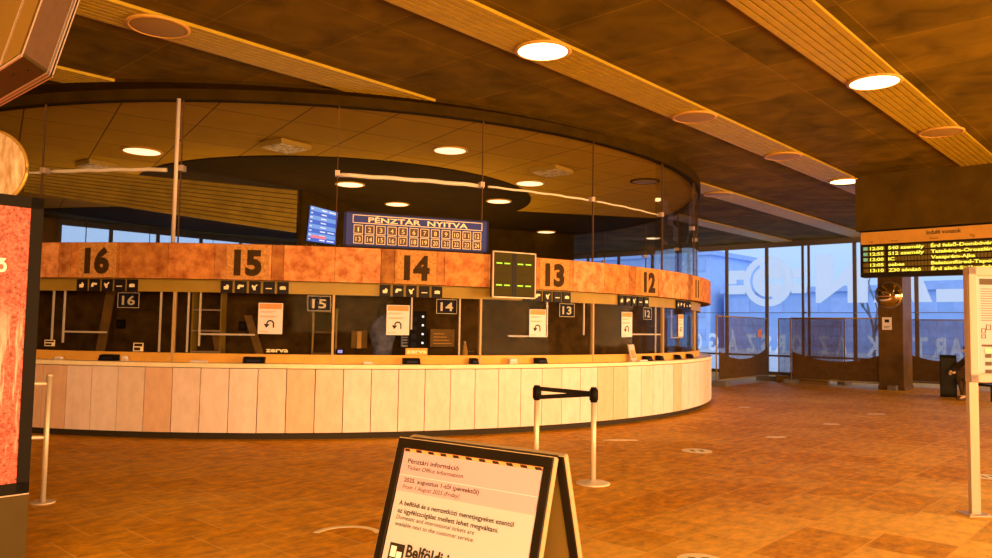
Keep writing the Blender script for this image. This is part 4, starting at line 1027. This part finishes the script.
# ------------------------------------------------------------------ overhead screen casing at the upper left
t = thing('overhead_screen', 'corner of a hanging metal screen casing at the upper left edge', 'overhead screen')
A_ = Vector((-1.79, 3.0, 2.59)); e1 = Vector((.1, 0, .34))*2.6; e3 = Vector((.02, -.19, 0)); e2 = Vector((-.62, .55, 0))*1.6
def pbox(bm, o, a, b, c):
    V = [bm.verts.new(o + a*i + b*j + c*k) for i, j, k in ((0,0,0),(1,0,0),(1,1,0),(0,1,0),(0,0,1),(1,0,1),(1,1,1),(0,1,1))]
    for f in ((0,3,2,1),(4,5,6,7),(0,1,5,4),(1,2,6,5),(2,3,7,6),(3,0,4,7)): bm.faces.new([V[i] for i in f])
u1, u2, u3 = e1.normalized(), e2.normalized(), e3.normalized()
bm = NB(); pbox(bm, A_, e1, e2, e3); obj('casing', bm, mat('pinkish_brown_metal', (.11, .062, .035), .6, var=.12, scale=30), t)
bm = NB(); pbox(bm, A_ - u1*.012 + u3*.0, u1*.012, e2, e3); obj('underside', bm, mat('ochre_brown_metal', (.05, .034, .004), .7, var=.15, scale=6), t)
for off, m in ((.0, M_alu), (.011, M_black), (.022, M_alu), (.034, M_mull), (.046, M_alu)):
    bm = NB(); pbox(bm, A_ - u3*(.05-off) - u1*.014, e1, u2*.012, u3*.009); pbox(bm, A_ - u3*(.05-off) - u1*.016, u1*.012, e2, u3*.009)
    obj('edge_trim', bm, m, t)
bm = NB(); pbox(bm, A_ + e3 - u1*.014, e1, u2*.008, u3*.008); pbox(bm, A_ + e3 + u2*.10, e1, u2*.01, u3*.01); pbox(bm, A_ + e3 + u2*.24, e1, u2*.02, u3*.02); obj('corner_strip', bm, M_alu, t)
bm = NB(); pbox(bm, A_ + e3 - u1*.016, u1*.012, e2, u3*.01); obj('corner_strip', bm, M_alu, t)
bm = NB(); pbox(bm, A_ + e3 + u2*.03, e1, e2*.9, u3*.012); obj('front_panel', bm, mat('dull_ochre_metal', (.22, .13, .025), .6), t)
for f2, f3 in ((.06, .45), (.16, .60)):
    bm = NB(); c_ = A_ + e2*f2 + e3*f3 - u1*.02; tube(bm, [c_, c_ + Vector((0, 0, .02))], .006, 8); obj('bolt', bm, M_black, t)
bm = NB(); q_ = A_ + e1*.9 + e2*.5 + e3*.5; tube(bm, [q_, Vector((q_.x, q_.y, H_C))], .03, 10); obj('ceiling_pole', bm, M_black, t)

# ------------------------------------------------------------------ floor stickers
def sticker(x, y, r, lab, kind='disc', rot=0):
    t = thing('floor_sticker', lab, 'floor sticker', (x, y, .0), rot, 'pale stickers on the floor')
    bm = NB()
    if kind == 'disc':
        cylz(bm, 0, 0, .0005, .003, r, 32); obj('disc', bm, M_let, t)
        bm = NB()
        for k in (-1, 1):
            prism(bm, [(k*.3*r-.12*r, -.4*r), (k*.3*r+.12*r, -.4*r), (k*.3*r+.16*r, .4*r), (k*.3*r-.16*r, .4*r)], .003, .004, 'z')
        obj('footprint', bm, M_ochre, t)
    elif kind == 'arc':
        n = 24
        for k in range(n):
            a, b = R_(20+150*k/n), R_(20+150*(k+1)/n)
            prism(bm, [(r*math.cos(a), r*math.sin(a)), (r*math.cos(b), r*math.sin(b)), ((r-.05)*math.cos(b), (r-.05)*math.sin(b)), ((r-.05)*math.cos(a), (r-.05)*math.sin(a))], .0005, .003, 'z')
        obj('ring', bm, M_let, t)
    else:
        prism(bm, [(-r, -.05), (-r*.3, -.08), (r, -.03), (r*.8, .05), (-r*.5, .04)], .0005, .003, 'z'); obj('worn_tape', bm, M_let, t)
sticker(2.72, 10.41, .20, 'round pale sticker with footprints on the floor right of the queue posts')
sticker(-1.11, 6.0, .27, 'pale worn arc on the floor left of the folding sign', 'arc')
sticker(1.46, 5.5, .16, 'round pale sticker at the bottom edge right of the folding sign')
sticker(5.62, 8.86, .17, 'round pale sticker at the right edge behind the sign stand')
sticker(1.84, 11.31, .26, 'pale strip of worn tape near the counter, right of the queue posts', 'tape')
sticker(4.3, 11.91, .17, 'faint worn footprint mark on the floor in the middle distance', 'tape')
sticker(5.93, 13.71, .16, 'faint worn mark on the floor beyond the middle footprint', 'tape')
sticker(7.62, 15.53, .2, 'small faint mark on the floor toward the brown pillar', 'tape')
sticker(5.3, 16.5, .14, 'small faint mark on the floor near the end of the counter', 'tape')

# ------------------------------------------------------------------ folding sign in the foreground
TLx, TLy, TRx, TRy = -.337, 2.80, .190, 2.42
rz = math.atan2(TRy-TLy, TRx-TLx); AWd = math.hypot(TRx-TLx, TRy-TLy); AH = 1.2; SP = .35
t = thing('folding_sign', 'black framed folding sign with ticket office information in the foreground', 'folding sign', ((TLx+TRx)/2, (TLy+TRy)/2, 0), rz)
th = math.atan2(SP, AH); HL = math.hypot(SP, AH)
MF = Matrix.Translation((0, 0, AH)) @ Matrix.Rotation(-th, 4, 'X') @ Matrix.Translation((0, 0, -HL))   # front leaf: local z 0..HL, outer face y=0
MB_ = Matrix.Translation((0, .075, AH)) @ Matrix.Rotation(th, 4, 'X') @ Matrix.Translation((0, 0, -HL))
hw = AWd/2
def leaf(M, sgn, nm):
    fr = NB(); fw = .032
    ya, yb = (-.004, .022) if sgn < 0 else (-.022, .004)
    for q in ((-hw, hw, 0, fw), (-hw, hw, HL-fw, HL), (-hw, -hw+fw, fw, HL-fw), (hw-fw, hw, fw, HL-fw)): bx(fr, q[0], q[1], ya, yb, q[2], q[3], 0, M)
    f_ = obj(nm, fr, M_black, t, bevel=.003)
    e_ = NB()
    for q in ((-hw-.003, -hw), (hw, hw+.003)): bx(e_, q[0], q[1], ya+.004, yb-.001, 0, HL, 0, M)
    bx(e_, -hw, hw, ya+.004, yb-.001, HL, HL+.003, 0, M)
    obj('aluminium_edge', e_, mat('dull_aluminium', (.36, .27, .17), .5), t)
    b = NB(); bx(b, -hw+.02, hw-.02, ya+.010, yb-.004, .02, HL-.02, 0, M); obj('back_sheet', b, mat('dull_ochre_sheet', (.16, .10, .02), .7), t)
leaf(MF, -1, 'front_frame'); leaf(MB_, 1, 'rear_frame')
pw = hw-.036
b = NB(); bx(b, -pw, pw, .001, .006, .036, HL-.034, 0, MF); obj('poster', b, mat('cream_poster', (.46, .44, .56), .55), t)
b = NB(); bx(b, -pw, pw, .0, .001, HL-.180, HL-.046, 0, MF); obj('pink_heading_band', b, mat('pink_poster_band', (.46, .33, .46), .55), t)
b = NB(); bx(b, -pw, pw, -.0004, .001, HL-.0445, HL-.034, 0, MF); obj('orange_edge_stripe', b, M_orange, t)
fm = lambda x, z: MF @ Vector((x, -.0015, z))
b = NB()
for k in range(11):
    x = -pw+.004+k*.055; V = [fm(x, HL-.044), fm(x+.026, HL-.044), fm(x+.020, HL-.035), fm(x-.006 if k else x, HL-.035)]
    b.faces.new([b.verts.new(v) for v in V])
for s_, dz, h, w, bo in (('Pénztári információ', .083, .0165, .228, .012), ('2025. augusztus 1-től (péntektől)', .147, .0145, .327, .012),
                     ('A belföldi és a nemzetközi menetjegyeket ezentúl', .225, .0155, .48, .015), ('az ügyfélszolgálat mellett lehet megváltani.', .251, .0155, .428, .015), ('Belföldi jegyek', .385, .040, .31, .03)):
    b2 = NB(); text(b2, s_, -pw+.028 + (.075 if s_ == 'Belföldi jegyek' else 0), HL-dz, h, w=w, fn=fm, bold=bo); obj('text_line', b2, M_ink, t, fixn=False)
for s_, dz, h, w in (('Ticket Office Information', .105, .0145, .25), ('From 1 August 2025 (Friday)', .170, .0140, .25), ('Domestic and international tickets are', .272, .014, .336), ('available next to the customer service.', .294, .014, .34), ('Domestic tickets', .425, .03, .25)):
    b2 = NB(); text(b2, s_, -pw+.028 + (.075 if s_ == 'Domestic tickets' else 0), HL-dz, h, w=w, fn=fm, slant=.2); obj('text_line', b2, M_ink, t, fixn=False)
obj('black_stripes', b, M_ink, t, fixn=False)
b = NB(); bx(b, -pw+.0, pw, -.0006, .0008, HL-.1255, HL-.1242, 0, MF); obj('dividing_line', b, M_paper, t)
b = NB(); bx(b, -pw+.026, -pw+.092, -.001, .0008, HL-.425, HL-.350, 0, MF); ic = obj('ticket_icon', b, M_ink, t)
b = NB()
for q in ((.034, .058, .36, .395), (.062, .084, .375, .415), (.036, .056, .400, .418)): bx(b, -pw+q[0], -pw+q[1], -.002, -.001, HL-q[3], HL-q[2], 0, MF)
obj('icon_tickets', b, M_paper, ic)
b = NB(); bx(b, -hw+.02, hw-.02, -.006, .082, AH-.02, AH-.002); obj('top_hinge_rail', b, M_black, t, bevel=.002)
for sx in (-1, 1):
    b = NB(); tube(b, [(sx*(hw-.01), -.10, .75), (sx*(hw-.01), .18, .75)], .004, 6); obj('spreader', b, M_alu, t)

# ------------------------------------------------------------------ outside: street, blocks across it, bare trees
M_street = mat('grey_asphalt', (.38, .42, .55), .9, var=.15, scale=2)
bm = NB(); prism(bm, [uv(UF+.3, -90), uv(UF+110, -90), uv(UF+110, 60), uv(UF+.3, 60)], -.22, -.12, 'z'); struct('ground', bm, M_street)
bm = NB(); prism(bm, [uv(-20, VL-60), uv(UF+.3, VL-60), uv(UF+.3, VL-.25), uv(-20, VL-.25)], -.22, -.12, 'z'); struct('ground_side', bm, M_street)
def building(name, u, v0, v1, dpt, h, cols, floors, lab, m1, m2, base=0, flip=False):
    o_ = uv(u, v0) if not flip else uv(v0, u)
    t = thing(name, lab, 'building', (*o_, -.12), AV if not flip else AU)
    w = v1-v0; bm = NB(); s = 1 if not flip else 1
    bx(bm, 0, w, .0, dpt, 0, h) ; obj('wall', bm, m1, t)
    bm = NB(); bx(bm, -.3, w+.3, -.3, dpt+.3, h, h+.5); obj('roof', bm, m2, t)
    cw = w/cols; fh = h/floors
    for i in range(cols):
        for j in range(floors):
            bm = NB(); bx(bm, cw*(i+.18), cw*(i+.82), -.06, .0, fh*(j+.3), fh*(j+.8)); obj('window', bm, m2, t)
M_b1 = mat('pale_blue_facade', (.46, .62, .95), .8, var=.08, scale=.5); M_b2 = mat('slate_blue_glazing', (.40, .54, .88), .3, var=.1, scale=1)
M_b3 = mat('light_grey_facade', (.36, .52, .86), .8, var=.05, scale=.5)
building('office_block', UF+45, -62, -37.5, 12, 9.6, 8, 4, 'pale blue office block across the street, at the left of the glazing', M_b1, M_b2)
building('low_block', UF+46, -36.5, 4, 12, 5.6, 12, 2, 'low wide pale building across the street behind the fences', M_b3, M_b2)
building('far_block', UF+80, -30, 24, 12, 8, 10, 3, 'distant grey blue block above the low building', M_b1, M_b2)
M_bark = mat('bluish_bare_branch', (.20, .19, .22), .9)
def tree(u, v, h, lab, seed):
    rn = random.Random(seed); bm = NB()
    def br(p, d, L, r, dep):
        q = p + d*L; mid = p + d*L*.5 + Vector((rn.uniform(-.05, .05)*L, rn.uniform(-.05, .05)*L, 0)); tube(bm, [p, mid, q], r, 5)
        if dep:
            for _ in range(3):
                nd = (d + Vector((rn.uniform(-.6, .6), rn.uniform(-.6, .6), rn.uniform(-.05, .5)))).normalized(); br(p + d*L*rn.uniform(.6, 1), nd, L*rn.uniform(.6, .8), r*.6, dep-1)
    x, y = uv(u, v); br(Vector((x, y, -.12)), Vector((0, 0, 1)), h*.33, .12, 4)
    tag(obj('bare_tree', bm, M_bark, fixn=False), lab, 'tree', 'bare trees in the street outside')
tree(UF+16, -7.2, 7.5, 'bare tree outside right of the brown pillar', 4); tree(UF+20, -4.6, 8, 'bare tree outside farthest to the right, near the sign stand', 9); tree(UF+24, -15.5, 7, 'bare tree outside behind the white emblem', 12)
